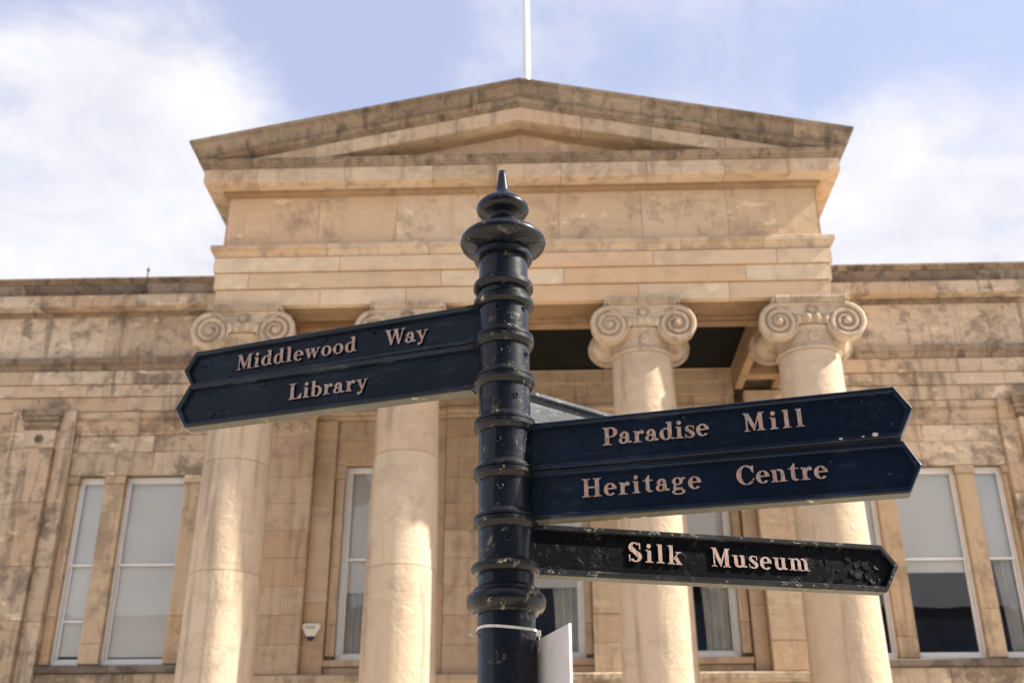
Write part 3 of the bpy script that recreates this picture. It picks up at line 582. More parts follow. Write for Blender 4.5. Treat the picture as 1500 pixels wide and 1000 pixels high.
# ---- wings
def wing(sg, pil, strips, panel, wins, x_in, x_out, rail, seed):
    nm = 'left' if sg < 0 else 'right'
    L = lambda a, b: (min(a, b), max(a, b))
    XL, XR = L(x_in, x_out)
    core = MB()
    core.box(XL, XR, YW+.05, YW+.42, 8.795, 11.0); core.box(XL, XR, YW+.12, YW+.42, 0, 4.30)
    edges = sorted([XL, XR] + [v for wv in wins for v in wv])
    for a, b in zip(edges[0::2], edges[1::2]): core.box(a+.014, b-.014, YW+.16, YW+.42, 4.30, 7.62)
    core.box(XL, XR, YW+.16, YW+.42, 7.62, 8.79)
    wg = part('wing_wall', core, M['mortar'])
    # entablature
    for k, (a, b, off) in enumerate(((8.795, 9.07, 0.0), (9.07, 9.304, .028), (9.304, 9.568, .056))):
        run_front(wg, 'fascia_stone', [(-.08, a+.003), (off, a+.003), (off, b-.014), (off-.01, b-.003), (-.08, b-.003)], split(XL, XR, (1.5, 1.1, 1.3)[k], seed+k), YW, M['wing'], jit=.005)
    run_front(wg, 'taenia_stone', [(-.08, 9.573), (.06, 9.573), (.064, 9.60), (.075, 9.64), (.095, 9.66), (.095, 9.68), (.125, 9.69), (.125, 9.80), (-.08, 9.815)], split(XL, XR, 1.2, seed+4), YW, M['sima'])
    run_front(wg, 'frieze_stone', [(-.08, 9.82), (0, 9.82), (0, 10.70), (-.08, 10.70)], split(XL, XR, 1.7, seed+5), YW, M['wing'], gap=.004)
    run_front(wg, 'bed_mould_stone', [(-.08, 10.66), (.004, 10.66), (.014, 10.69), (.05, 10.715), (.055, 10.75), (-.08, 10.75)], split(XL, XR, 1.5, seed+6), YW, M['sima'])
    run_front(wg, 'corona_stone', [(-.08, 10.755), (.285, 10.755), (.30, 10.765), (.30, 10.98), (-.08, 10.98)], split(XL, XR, 1.35, seed+7), YW, M['wing'], jit=.006)
    run_front(wg, 'cyma_stone', [(-.08, 10.985), (.315, 10.985), (.315, 11.008), (.345, 11.012), (.345, 11.030), (.335, 11.036), (.350, 11.07), (.385, 11.105), (.405, 11.135), (.405, 11.148), (-.08, 11.15)], split(XL, XR, 1.25, seed+8), YW, M['sooty'], jit=.004)
    run_front(wg, 'gutter_stone', [(-.08, 11.153), (.425, 11.153), (.430, 11.185), (.455, 11.19), (.458, 11.205), (.485, 11.208), (.485, 11.245), (-.08, 11.27)], split(XL, XR, 1.05, seed+18), YW, M['sima'], jit=.006)
    # pilaster with its side strips
    zs = [0.0, 1.0, 2.0, 3.0, 4.0, 5.1, 6.0, 7.1, 8.09]
    a, b = L(*pil)
    ashlar(wg, a, b, zs, YW-.10, M['wing'], 3, seed+20, depth=.2)
    MB().block(a-.003, b+.003, YW-.104, YW+.1, 8.093, 8.42).build('necking_stone', M['wing'], wg); rosette(wg, ((a+b)/2, YW-.11, 8.25), .09, M['sooty'])
    for za, zb_, e_ in ((8.425, 8.475, .018), (8.478, 8.555, .040), (8.558, 8.585, .030), (8.588, 8.665, .062), (8.668, 8.785, .088)):
        MB().block(a-e_, b+e_, YW-.10-e_, YW+.1, za, zb_, .006).build('pilaster_cap', M['sima'], wg)
    for s0, s1 in strips:
        s0, s1 = L(s0, s1)
        ashlar(wg, s0+.003, s1-.003, zs, YW, M['wing'], 3, seed+21, depth=.16)
        MB().block(s0+.003, s1-.003, YW-.004, YW+.1, 8.093, 8.42).build('necking_stone', M['wing'], wg)
        run_front(wg, 'strip_cap', [(-.1, 8.425), (.012, 8.425), (.012, 8.48), (.03, 8.50), (.03, 8.58), (.06, 8.62), (.06, 8.785), (-.1, 8.785)], [s0, s1], YW, M['wing'])
    # sunk panel with the three-light window
    p0, p1 = L(*panel); YP = YW+.08
    run_front(wg, 'moulding_stone', [(-.06, 8.365), (.012, 8.365), (.012, 8.395), (.0, 8.40), (.0, 8.455), (.022, 8.458), (.022, 8.495), (.012, 8.50), (.030, 8.555), (.05, 8.565), (.05, 8.60), (.022, 8.605), (.022, 8.665), (.06, 8.67), (.06, 8.785), (-.06, 8.785)], split(p0, p1, 1.1, seed+9), YP, M['wing'], jit=.006)
    ashlar(wg, p0, p1, [7.625, 8.05, 8.36], YP, M['wing'], 1.25, seed+10, depth=.08, proud=.006)
    ws = sorted(L(*v) for v in wins); ed = [p0]+[v for wv in ws for v in wv]+[p1]
    for q, (x0, x1) in enumerate(zip(ed[0::2], ed[1::2])):
        y0 = YP+.03 if 0 < q < 3 else YP+.05
        ashlar(wg, x0, x1, [4.425, 4.76, 7.48] if q % 2 else [4.425, 5.2, 7.48], y0, M['pier'], 3, seed+11+q, depth=.34, gap=.006)
        MB().block(x0-.012, x1+.012, y0-.03, y0+.1, 7.483, 7.62).build('pier_cap', M['wing'], wg)
    run_front(wg, 'sill_stone', [(-.16, 4.285), (.05, 4.285), (.06, 4.295), (.06, 4.385), (.03, 4.405), (-.16, 4.42)], [p0+.002, (p0+p1)/2+.3*sg, p1-.002], YP, M['sooty'])
    ashlar(wg, p0, p1, [0, .9, 1.8, 2.7, 3.5, 4.28], YP+.02, M['wing'], 1.3, seed+15, depth=.06)
    # plain stretch beyond the strips
    o0, o1 = L(strips[1][1] if abs(strips[1][1]) > abs(strips[1][0]) else strips[1][0], x_out)
    ashlar(wg, o0+.003, o1, [0, 1, 2, 3, 4, 4.9, 5.8, 6.7, 7.6, 8.36], YP, M['wing'], 1.3, seed+16, depth=.06)
    run_front(wg, 'moulding_stone', [(-.06, 8.365), (.0, 8.365), (.02, 8.43), (.02, 8.50), (.05, 8.55), (.05, 8.785), (-.06, 8.785)], [o0+.003, o1], YP, M['wing'])
    i0, i1 = L(x_in, p0 if sg > 0 else p1)
    ashlar(wg, i0, i1-.003 if sg > 0 else i1, [0, 1, 2, 3, 4, 5, 6, 7, 8, 8.79], YW, M['wing'], 1.3, seed+17, depth=.12)
    for k, (x0, x1) in enumerate(ws):
        bar = 5.15 if (sg < 0 and k == 0) else None
        window(wg, x0-(.055 if sg < 0 else .075), x1+(.075 if sg < 0 else .055), 4.40, 7.64, YP+.15, rail, .085, bar)
    return wg
M['pier'] = stone('sandstone_pier', (0.62, 0.47, 0.325), (0.53, 0.38, 0.245), (0.15, 0.11, 0.088), soot=0.65, streak=0.45, pale=0.35, seed=71.0)
wing(-1, (-8.85, -8.30), ((-8.30, -8.0), (-9.15, -8.85)), (-8.0, -4.98), ((-7.83, -7.35), (-7.0, -5.95), (-5.62, -5.14)), -4.45, -11.6, 6.09, 400)
wing(1, (8.50, 9.05), ((8.20, 8.50), (9.05, 9.35)), (5.22, 8.20), ((5.45, 5.93), (6.25, 7.33), (7.63, 8.13)), 4.45, 11.8, 6.05, 500)
# rooms and roofs
part('room_shell', MB().box(-11.6, 11.8, 22.0, 22.2, 0, 11.1).box(-11.6, 11.8, YW+.42, 22.0, 11.0, 11.15).box(-11.6, 11.8, YW+.42, 22.0, 3.7, 3.9).box(-11.6, 11.8, YW+.42, 22, 8.1, 8.25)
     .box(-11.6, -11.4, YW+.3, 22.0, 0, 11.1).box(11.6, 11.8, YW+.3, 22.0, 0, 11.1).box(-4.7, -4.5, YCW+.4, 22.0, 0, 9.3).box(4.95, 5.15, YCW+.4, 22.0, 0, 9.3), M['room'])
part('wing_roof', MB().prism([(-11.6, YW-.2, 11.16), (-11.6, 24, 11.5), (-11.6, 24, 11.16)], [(11.8, YW-.2, 11.16), (11.8, 24, 11.5), (11.8, 24, 11.16)]), M['lead'])

# ================================================================== things on and in the building
YB = YW+.08+.278
blind(-7.80, -7.33, 4.62, 7.58, YB, 'cream roller blind fully drawn in the narrow window left of the left column')
blind(-6.965, -5.93, 4.60, 7.58, YB, 'cream roller blind fully drawn in the wide window beside the leftmost column')
blind(-5.58, -5.18, 4.62, 7.58, YB, 'roller blind in the narrow window hidden behind the leftmost column')
blind(6.24, 7.30, 5.87, 7.58, YB, 'white roller blind half drawn in the wide window right of the portico')
blind(7.61, 8.10, 6.07, 7.58, YB, 'white roller blind half drawn in the narrow window at the right edge')
blind(5.50, 5.88, 5.55, 7.58, YB, 'white roller blind in the narrow window behind the rightmost column')
blind(-3.02, -1.96, 5.54, 7.58, YCW+.245, 'cream roller blind above a curtain in the window behind the second column')
blind(-.57, .86, 5.60, 7.58, YCW+.245, 'roller blind in the central window behind the signpost')
blind(2.25, 3.31, 5.62, 7.58, YCW+.245, 'roller blind in the window between the two right columns')
curtain(-3.0, -2.45, 4.5, 7.5, YCW+.30, -1, 'pale curtain gathered left in the window behind the second column', .35)
curtain(.15, .86, 4.5, 7.5, YCW+.30, 1, 'pale curtain gathered right in the central window beside the post', .42)
curtain(2.55, 3.31, 4.5, 7.5, YCW+.30, 1, 'pale curtain gathered right in the window between the two right columns', .42)
curtain(7.62, 8.12, 4.5, 7.5, YB+.06, 1, 'pale curtain in the narrow window at the right edge', .45)

# flagpole
fp = empty('flagpole', (.10, 15.2, 12.35))
MB().lathe([(.12, -.12), (.12, .06), (.075, .09), (.068, .12), (.060, 2.0), (.050, 4.2), (.038, 7.0)], 20, (.10, 15.2, 12.35)).build('pole', M['white'], fp, 40)
MB().lathe([(.01, 6.95), (.07, 7.0), (.09, 7.08), (.07, 7.16), (.01, 7.2)], 16, (.10, 15.2, 12.35)).build('ball_finial', M['white'], fp, 50)
MB().tube([(.175, 15.2, 13.2), (.165, 15.2, 15.0), (.15, 15.2, 19.3)], .006, 5).build('halyard', M['white'], fp)
tag(fp, 'white flagpole standing on the ridge above the pediment', 'flagpole')
# lightning rod on the left parapet
lr = empty('lightning_rod', (-6.96, 17.52, 11.235))
MB().lathe([(.03, 0), (.03, .02), (.012, .03), (.010, .10), (.018, .11), (.010, .13), (.007, .16)], 10, (-6.96, 17.52, 11.23)).build('rod', M['darkmetal'], lr, 40)
MB().lathe([(.006, .16), (.03, .17), (.032, .19), (.014, .225), (.003, .26)], 12, (-6.96, 17.52, 11.23)).build('tip', M['darkmetal'], lr, 40)
tag(lr, 'small dark lightning rod on the parapet of the left wing', 'lightning rod')
# little floodlights / fixings on the pediment edge
for (x, lab) in ((-4.86, 'tiny white bird-scarer stub at the left end of the pediment'), (4.78, 'tiny white bird-scarer stub at the right end of the pediment'), (-.13, 'tiny white stub beside the flagpole on the pediment apex')):
    z = 12.42-SL*abs(x)
    s_ = empty('parapet_stub', (x, YF-.40, z)); MB().lathe([(.014, -.01), (.014, .05), (.02, .055), (.02, .075), (.006, .08)], 10, (x, YF-.40, z)).build('stub', M['white'], s_, 40)
    MB().lathe([(.03, -.012), (.03, .006)], 10, (x, YF-.40, z)).build('stub_plate', M['lead'], s_)
    tag(s_, lab, 'fixing', 'fixings on the pediment edge')
# alarm box
AX, AY, AZ = -3.455, YCW-.075, 4.83
al = empty('alarm_box', (AX, AY, AZ))
def shield(w0, w1, z0, z1, y, round_=.03):
    return [(AX-w0+round_, y, z1), (AX+w0-round_, y, z1), (AX+w0, y, z1-round_), (AX+w0*.98, y, z1-round_*2), (AX+w1, y, z0+.012), (AX+w1-.012, y, z0), (AX-w1+.012, y, z0), (AX-w1, y, z0+.012), (AX-w0*.98, y, z1-round_*2), (AX-w0, y, z1-round_)]
mb = MB().prism(shield(.148, .072, 4.765, 4.955, AY-.06), shield(.15, .074, 4.76, 4.96, AY-.045)).prism(shield(.15, .074, 4.76, 4.96, AY-.0449), shield(.152, .076, 4.758, 4.962, AY))
mb.build('cover', M['plastic'], al)
MB().prism([(AX-.062, AY-.05, 4.757), (AX+.062, AY-.05, 4.757), (AX+.035, AY-.045, 4.695), (AX-.035, AY-.045, 4.695)], [(AX-.062, AY, 4.757), (AX+.062, AY, 4.757), (AX+.035, AY, 4.695), (AX-.035, AY, 4.695)]).build('strobe_lens', M['plastic_blue'], al)
tcv = bpy.data.curves.new('alarm_text', 'FONT'); tcv.body = 'Adel'; tcv.size = .085; tcv.extrude = .0008; tcv.align_x = 'CENTER'; tcv.shear = .2
to = bpy.data.objects.new('alarm_text', tcv); C.objects.link(to); dg = bpy.context.evaluated_depsgraph_get(); dg.update()
tme = bpy.data.meshes.new_from_object(to.evaluated_get(dg)); bpy.data.objects.remove(to); tme.materials.clear(); tme.materials.append(M['ink'])
to = bpy.data.objects.new('printed_name', tme); C.objects.link(to); to.parent = al; to.rotation_euler = (rad(90), 0, 0); to.location = (-.01, -.0615, .045)
tag(al, 'white shield-shaped burglar alarm box with blue base on the portico wall', 'alarm box')

# ================================================================== LETTERING (raised serif capitals and small letters)
def Rr(x0, y0, x1, y1): return [[(x0,y0),(x1,y0),(x1,y1),(x0,y1)]]
def Pp(*p): return [list(p)]
def Aa(cx, cy, rx, ry, ix, iy, a0=0, a1=360, n=None):
    n = n or max(6, int(abs(a1-a0)/18)); out = []
    for i in range(n):
        t0, t1 = rad(a0+(a1-a0)*i/n), rad(a0+(a1-a0)*(i+1)/n)
        out.append(('q', [(cx+ix*math.cos(t0), cy+iy*math.sin(t0)), (cx+rx*math.cos(t0), cy+ry*math.sin(t0)), (cx+rx*math.cos(t1), cy+ry*math.sin(t1)), (cx+ix*math.cos(t1), cy+iy*math.sin(t1))]))
    return [('band', [q for _, q in out], abs(a1-a0) >= 360)]
def Dd(cx, cy, r, n=14): return [[(cx+r*math.cos(2*math.pi*i/n), cy+r*math.sin(2*math.pi*i/n)) for i in range(n)]]
def foot(x0, x1, sx0, sx1, y=0, h=.048): return Pp((x0, y), (x1, y), (x1, y+h*.6), (sx1, y+h*1.7), (sx0, y+h*1.7), (x0, y+h*.6))
def head(x0, x1, sx0, sx1, y=1, h=.048): return Pp((x0, y), (x0, y-h*.6), (sx0, y-h*1.7), (sx1, y-h*1.7), (x1, y-h*.6), (x1, y))
def flag(x0, sx0, y): return Pp((x0, y-.05), (sx0, y-.11), (sx0+.03, y-.02), (sx0+.02, y))
GL = {
 'M': (1.10, Rr(.13,.05,.21,.97)+Rr(.78,.05,.99,.97)+Pp((.05,1),(.30,1),(.60,.26),(.52,.0))+Pp((.80,1),(.86,.93),(.555,.0),(.50,.10))+foot(.02,.33,.13,.21)+foot(.66,1.10,.78,.99)+head(.0,.24,.10,.2)+head(.78,1.10,.82,.99)),
 'W': (1.32, Pp((.06,1),(.30,1),(.50,.2),(.44,.0),(.40,.0))+Pp((.62,.92),(.70,.92),(.48,.0),(.42,.05))+Pp((.56,1),(.80,1),(.98,.2),(.92,.0),(.88,.0))+Pp((1.13,1),(1.22,1),(.95,.0),(.90,.04))+Rr(.0,.945,.40,1)+Rr(.50,.945,.88,1)+Rr(1.02,.945,1.32,1)),
 'L': (.86, Rr(.13,.04,.35,.97)+foot(.0,.5,.13,.35)+head(.0,.50,.13,.35)+Rr(.3,.0,.82,.075)+Pp((.55,.07),(.82,.02),(.86,.33),(.80,.33))),
 'P': (.82, Rr(.13,.04,.35,.97)+foot(.0,.50,.13,.35)+head(.0,.40,.13,.35)+Rr(.33,.93,.47,1)+Rr(.33,.43,.47,.50)+Aa(.46,.715,.36,.285,.13,.215,-90,90)),
 'H': (1.04, Rr(.12,.04,.34,.97)+Rr(.70,.04,.92,.97)+Rr(.32,.47,.72,.55)+foot(.0,.46,.12,.34)+foot(.58,1.04,.70,.92)+head(.0,.46,.12,.34)+head(.58,1.04,.70,.92)),
 'C': (.92, Aa(.50,.5,.50,.52,.25,.455,48,312)+Pp((.80,.62),(.87,.62),(.87,1.0),(.81,.98),(.70,.86))+Pp((.78,.17),(.90,.28),(.86,.33),(.74,.20))),
 'S': (.74, Aa(.35,.735,.33,.285,.12,.215,38,245)+Aa(.38,.275,.35,.295,.13,.225,-148,62)+Pp((.06,.66),(.24,.80),(.70,.36),(.50,.20))+Pp((.60,.66),(.67,.66),(.67,1.0),(.60,.97))+Pp((.03,.0),(.09,.03),(.10,.36),(.03,.36))),
 'i': (.44, Rr(.11,.04,.32,.63)+foot(.0,.44,.11,.32)+flag(.0,.11,.68)+Dd(.21,.86,.12)),
 'l': (.44, Rr(.11,.04,.32,.99)+foot(.0,.44,.11,.32)+flag(.0,.11,1.0)),
 'd': (.76, Rr(.44,.04,.65,.99)+Aa(.34,.325,.34,.345,.125,.275,30,330)+flag(.32,.44,1.0)+Pp((.62,.0),(.76,.03),(.76,.09),(.62,.09))),
 'b': (.74, Rr(.09,.02,.29,.99)+Aa(.38,.325,.36,.345,.15,.275,-152,152)+flag(.0,.09,1.0)),
 'e': (.66, Aa(.34,.325,.34,.345,.125,.28,0,318)+Rr(.12,.32,.665,.395)),
 'o': (.70, Aa(.35,.325,.35,.345,.14,.275,0,360)),
 'w': (1.02, Pp((.04,.66),(.26,.66),(.40,.16),(.34,.0),(.28,.0))+Pp((.48,.60),(.55,.60),(.36,.0),(.31,.05))+Pp((.42,.66),(.63,.66),(.76,.16),(.70,.0),(.64,.0))+Pp((.88,.66),(.95,.66),(.72,.0),(.67,.05))+Rr(.0,.61,.33,.665)+Rr(.38,.61,.68,.665)+Rr(.79,.61,1.02,.665)),
 'a': (.70, Rr(.36,.10,.56,.46)+Aa(.32,.44,.24,.235,.045,.165,0,165)+Dd(.15,.47,.095)+Aa(.25,.185,.25,.20,.085,.125,50,345)+Pp((.40,.10),(.52,.0),(.68,.02),(.70,.10),(.56,.14))),
 'y': (.76, Pp((.06,.66),(.29,.66),(.46,.14),(.38,.0))+Pp((.60,.66),(.68,.66),(.38,-.2),(.28,-.22),(.30,-.13))+Rr(.0,.61,.36,.665)+Rr(.50,.61,.76,.665)+Dd(.20,-.17,.10)),
 'r': (.60, Rr(.11,.04,.32,.63)+foot(.0,.46,.11,.32)+flag(.0,.11,.68)+Pp((.30,.40),(.34,.40),(.42,.58),(.56,.60),(.52,.68),(.42,.68),(.30,.55))+Dd(.50,.56,.10)),
 's': (.54, Aa(.26,.49,.24,.185,.09,.135,38,245)+Aa(.27,.185,.26,.20,.10,.145,-148,62)+Pp((.05,.44),(.18,.54),(.51,.24),(.37,.13))+Rr(.44,.44,.49,.665)+Rr(.02,.0,.07,.22)),
 't': (.54, Rr(.14,.12,.34,.66)+Rr(.0,.60,.50,.66)+Pp((.10,.655),(.34,.655),(.34,.92),(.30,.92))+Aa(.35,.17,.21,.18,.03,.10,180,318)),
 'g': (.72, Aa(.31,.46,.28,.21,.105,.155,0,360)+Pp((.50,.54),(.56,.66),(.72,.64),(.70,.55))+Pp((.10,.30),(.22,.26),(.20,.12),(.08,.08))+Pp((.08,.16),(.08,.05),(.52,.0),(.56,.11))+Aa(.34,-.09,.34,.16,.20,.095,0,360)),
 'n': (.82, Rr(.11,.04,.31,.63)+Rr(.50,.04,.70,.46)+Aa(.45,.42,.25,.255,.05,.165,0,125)+foot(.0,.40,.11,.31)+foot(.41,.82,.50,.70)+flag(.0,.11,.68)),
 'u': (.82, Rr(.11,.20,.31,.64)+Rr(.50,.02,.70,.64)+Aa(.37,.22,.26,.235,.06,.15,180,318)+flag(.0,.11,.67)+flag(.40,.50,.67)+Pp((.68,.0),(.82,.03),(.82,.09),(.68,.10))),
 'm': (1.20, Rr(.11,.04,.31,.63)+Rr(.50,.04,.69,.46)+Rr(.88,.04,1.07,.46)+Aa(.45,.42,.24,.255,.05,.165,0,125)+Aa(.83,.42,.24,.255,.05,.165,0,125)+foot(.0,.40,.11,.31)+foot(.42,.78,.50,.69)+foot(.80,1.20,.88,1.07)+flag(.0,.11,.68)),
 'k': (.80, Rr(.11,.04,.31,.99)+foot(.0,.40,.11,.31)+flag(.0,.11,1.0)+Pp((.30,.26),(.37,.26),(.64,.61),(.56,.62))+Rr(.46,.605,.74,.665)+Pp((.36,.33),(.50,.48),(.76,.04),(.54,.04))+foot(.46,.80,.54,.76)),
}
glyph_cache = {}
def glyph(ch):
    if ch in glyph_cache: return glyph_cache[ch]
    mb = MB(); D0 = .125; k = 0
    for sh in GL[ch][1]:
        d = D0 - .004*(k % 9); k += 1
        if isinstance(sh, tuple):
            qs = sh[1]; n = len(qs); closed = sh[2]
            inn = [q[0] for q in qs]; out = [q[1] for q in qs]
            if not closed: inn.append(qs[-1][3]); out.append(qs[-1][2])
            m_ = len(inn); vs = [(p[0], -d, p[1]) for p in inn]+[(p[0], -d, p[1]) for p in out]+[(p[0], .02, p[1]) for p in inn]+[(p[0], .02, p[1]) for p in out]
            fs = []
            for i in range(n):
                j = (i+1) % m_
                fs += [(i, j, m_+j, m_+i), (m_+i, m_+j, 3*m_+j, 3*m_+i), (j, i, 2*m_+i, 2*m_+j)]
            if not closed: fs += [(0, m_, 3*m_, 2*m_), (m_-1, 3*m_-1, 4*m_-1, 2*m_-1)]
            mb.add(vs, fs)
        else:
            c = .012; n = len(sh)
            mb.prism([(p[0], -d, p[1]) for p in sh], [(p[0], .02, p[1]) for p in sh])
    me = mb.mesh('letter_'+ch); me.materials.append(M['letter']); me.materials.append(M['letterside']); me.polygons.foreach_set('material_index', [0 if abs(p.normal.y) > .7 else 1 for p in me.polygons]); glyph_cache[ch] = me; return me

# ================================================================== FINGERPOST
PX, PY = 0.2085, 2.2
LEAN = 0.0088                        # the post leans a touch to the left
fpst = empty('fingerpost', (PX, PY, 0))
tag(fpst, 'dark navy cast-iron fingerpost with raised lettering on five arms and turned finial', 'signpost')
def px(z): return PX-LEAN*(z-1.9)
def lathe_part(name, prof, mat, smooth=35, n=56):
    mb = MB().lathe(prof, n, (0, PY, 0)); mb.v = [(v[0]+px(v[2]), v[1], v[2]) for v in mb.v]
    return mb.build(name, mat, fpst, smooth)
lathe_part('pole', [(.064, 0), (.064, 1.0), (.0578, 1.02), (.0575, 2.04), (.0565, 2.14), (.0562, 2.5), (.0560, 2.86)], M['post'])
fin = lathe_part('finial', [(.0665, 2.838), (.068, 2.845), (.068, 2.853), (.064, 2.858), (.072, 2.862), (.086, 2.868), (.096, 2.876), (.0995, 2.885), (.097, 2.894), (.088, 2.903), (.066, 2.915), (.048, 2.928), (.036, 2.940), (.033, 2.948),
    (.036, 2.954), (.048, 2.960), (.058, 2.968), (.0618, 2.976), (.060, 2.986), (.050, 2.997), (.034, 3.008), (.022, 3.018), (.017, 3.026), (.0158, 3.032), (.0125, 3.055), (.0095, 3.076), (.008, 3.085), (.004, 3.0885), (.0005, 3.089)], M['post'], 50)
def ring(z, kind):
    if kind == 'plain': p = [(.0555, z-.015), (.0600, z-.0145), (.0640, z-.0115), (.0668, z-.0060), (.0680, z-.0050), (.0680, z+.0050), (.0668, z+.0062), (.0618, z+.0075), (.0605, z+.0105), (.0575, z+.0125), (.0555, z+.016)]
    elif kind == 'double': p = [(.0555, z-.022), (.0590, z-.0215), (.0625, z-.018), (.0650, z-.0120), (.0668, z-.0105), (.0668, z-.0014), (.0658, z-.0008), (.0610, z-.0007), (.0610, z+.0007), (.0650, z+.0008), (.0660, z+.0014), (.0660, z+.0065), (.0650, z+.0078), (.0618, z+.0090), (.0605, z+.0125), (.0575, z+.0150), (.0555, z+.020)]
    elif kind == 'wide': p = [(.0555, z-.012), (.066, z-.011), (.0700, z-.006), (.0712, z-.004), (.0712, z+.003), (.069, z+.007), (.0635, z+.0095), (.060, z+.014), (.0555, z+.018)]
    else: p = [(.0555, z-.029), (.064, z-.0285), (.066, z-.024), (.0735, z-.020), (.0785, z-.012), (.0800, z-.003), (.0785, z+.006), (.0735, z+.0125), (.0675, z+.0155), (.0670, z+.0215), (.0655, z+.0225), (.0600, z+.025), (.0555, z+.030)]
    return lathe_part('collar_ring', p, M['ringmat'], 33)
for z, k in ((2.7674, 'plain'), (2.7240, 'plain'), (2.6350, 'double'), (2.5385, 'double'), (2.4350, 'double'), (2.3277, 'double'), (2.2240, 'double'), (2.1235, 'wide'), (2.0605, 'torus')): ring(z, k)
# grub screws in the hubs
for i, (z, a) in enumerate(((2.692, -12), (2.588, -8), (2.487, 28), (2.385, -12), (2.283, -8), (2.175, 6), (2.700, 55), (2.590, 60))):
    t = rad(-90+a); c = Vector((px(z)+.0568*math.cos(t), PY+.0568*math.sin(t), z)); nn = Vector((math.cos(t), math.sin(t), 0))
    mb = MB(); mb.lathe([(.0065, -.004), (.0065, .001), (.0052, .0022), (.0036, .0022), (.0030, -.002), (.0004, -.002)], 14)
    q = nn.to_track_quat('Z', 'Y'); mb.v = [tuple(c+q @ Vector(v)) for v in mb.v]
    mb.build('grub_screw', M['ringmat'], fpst, 40)

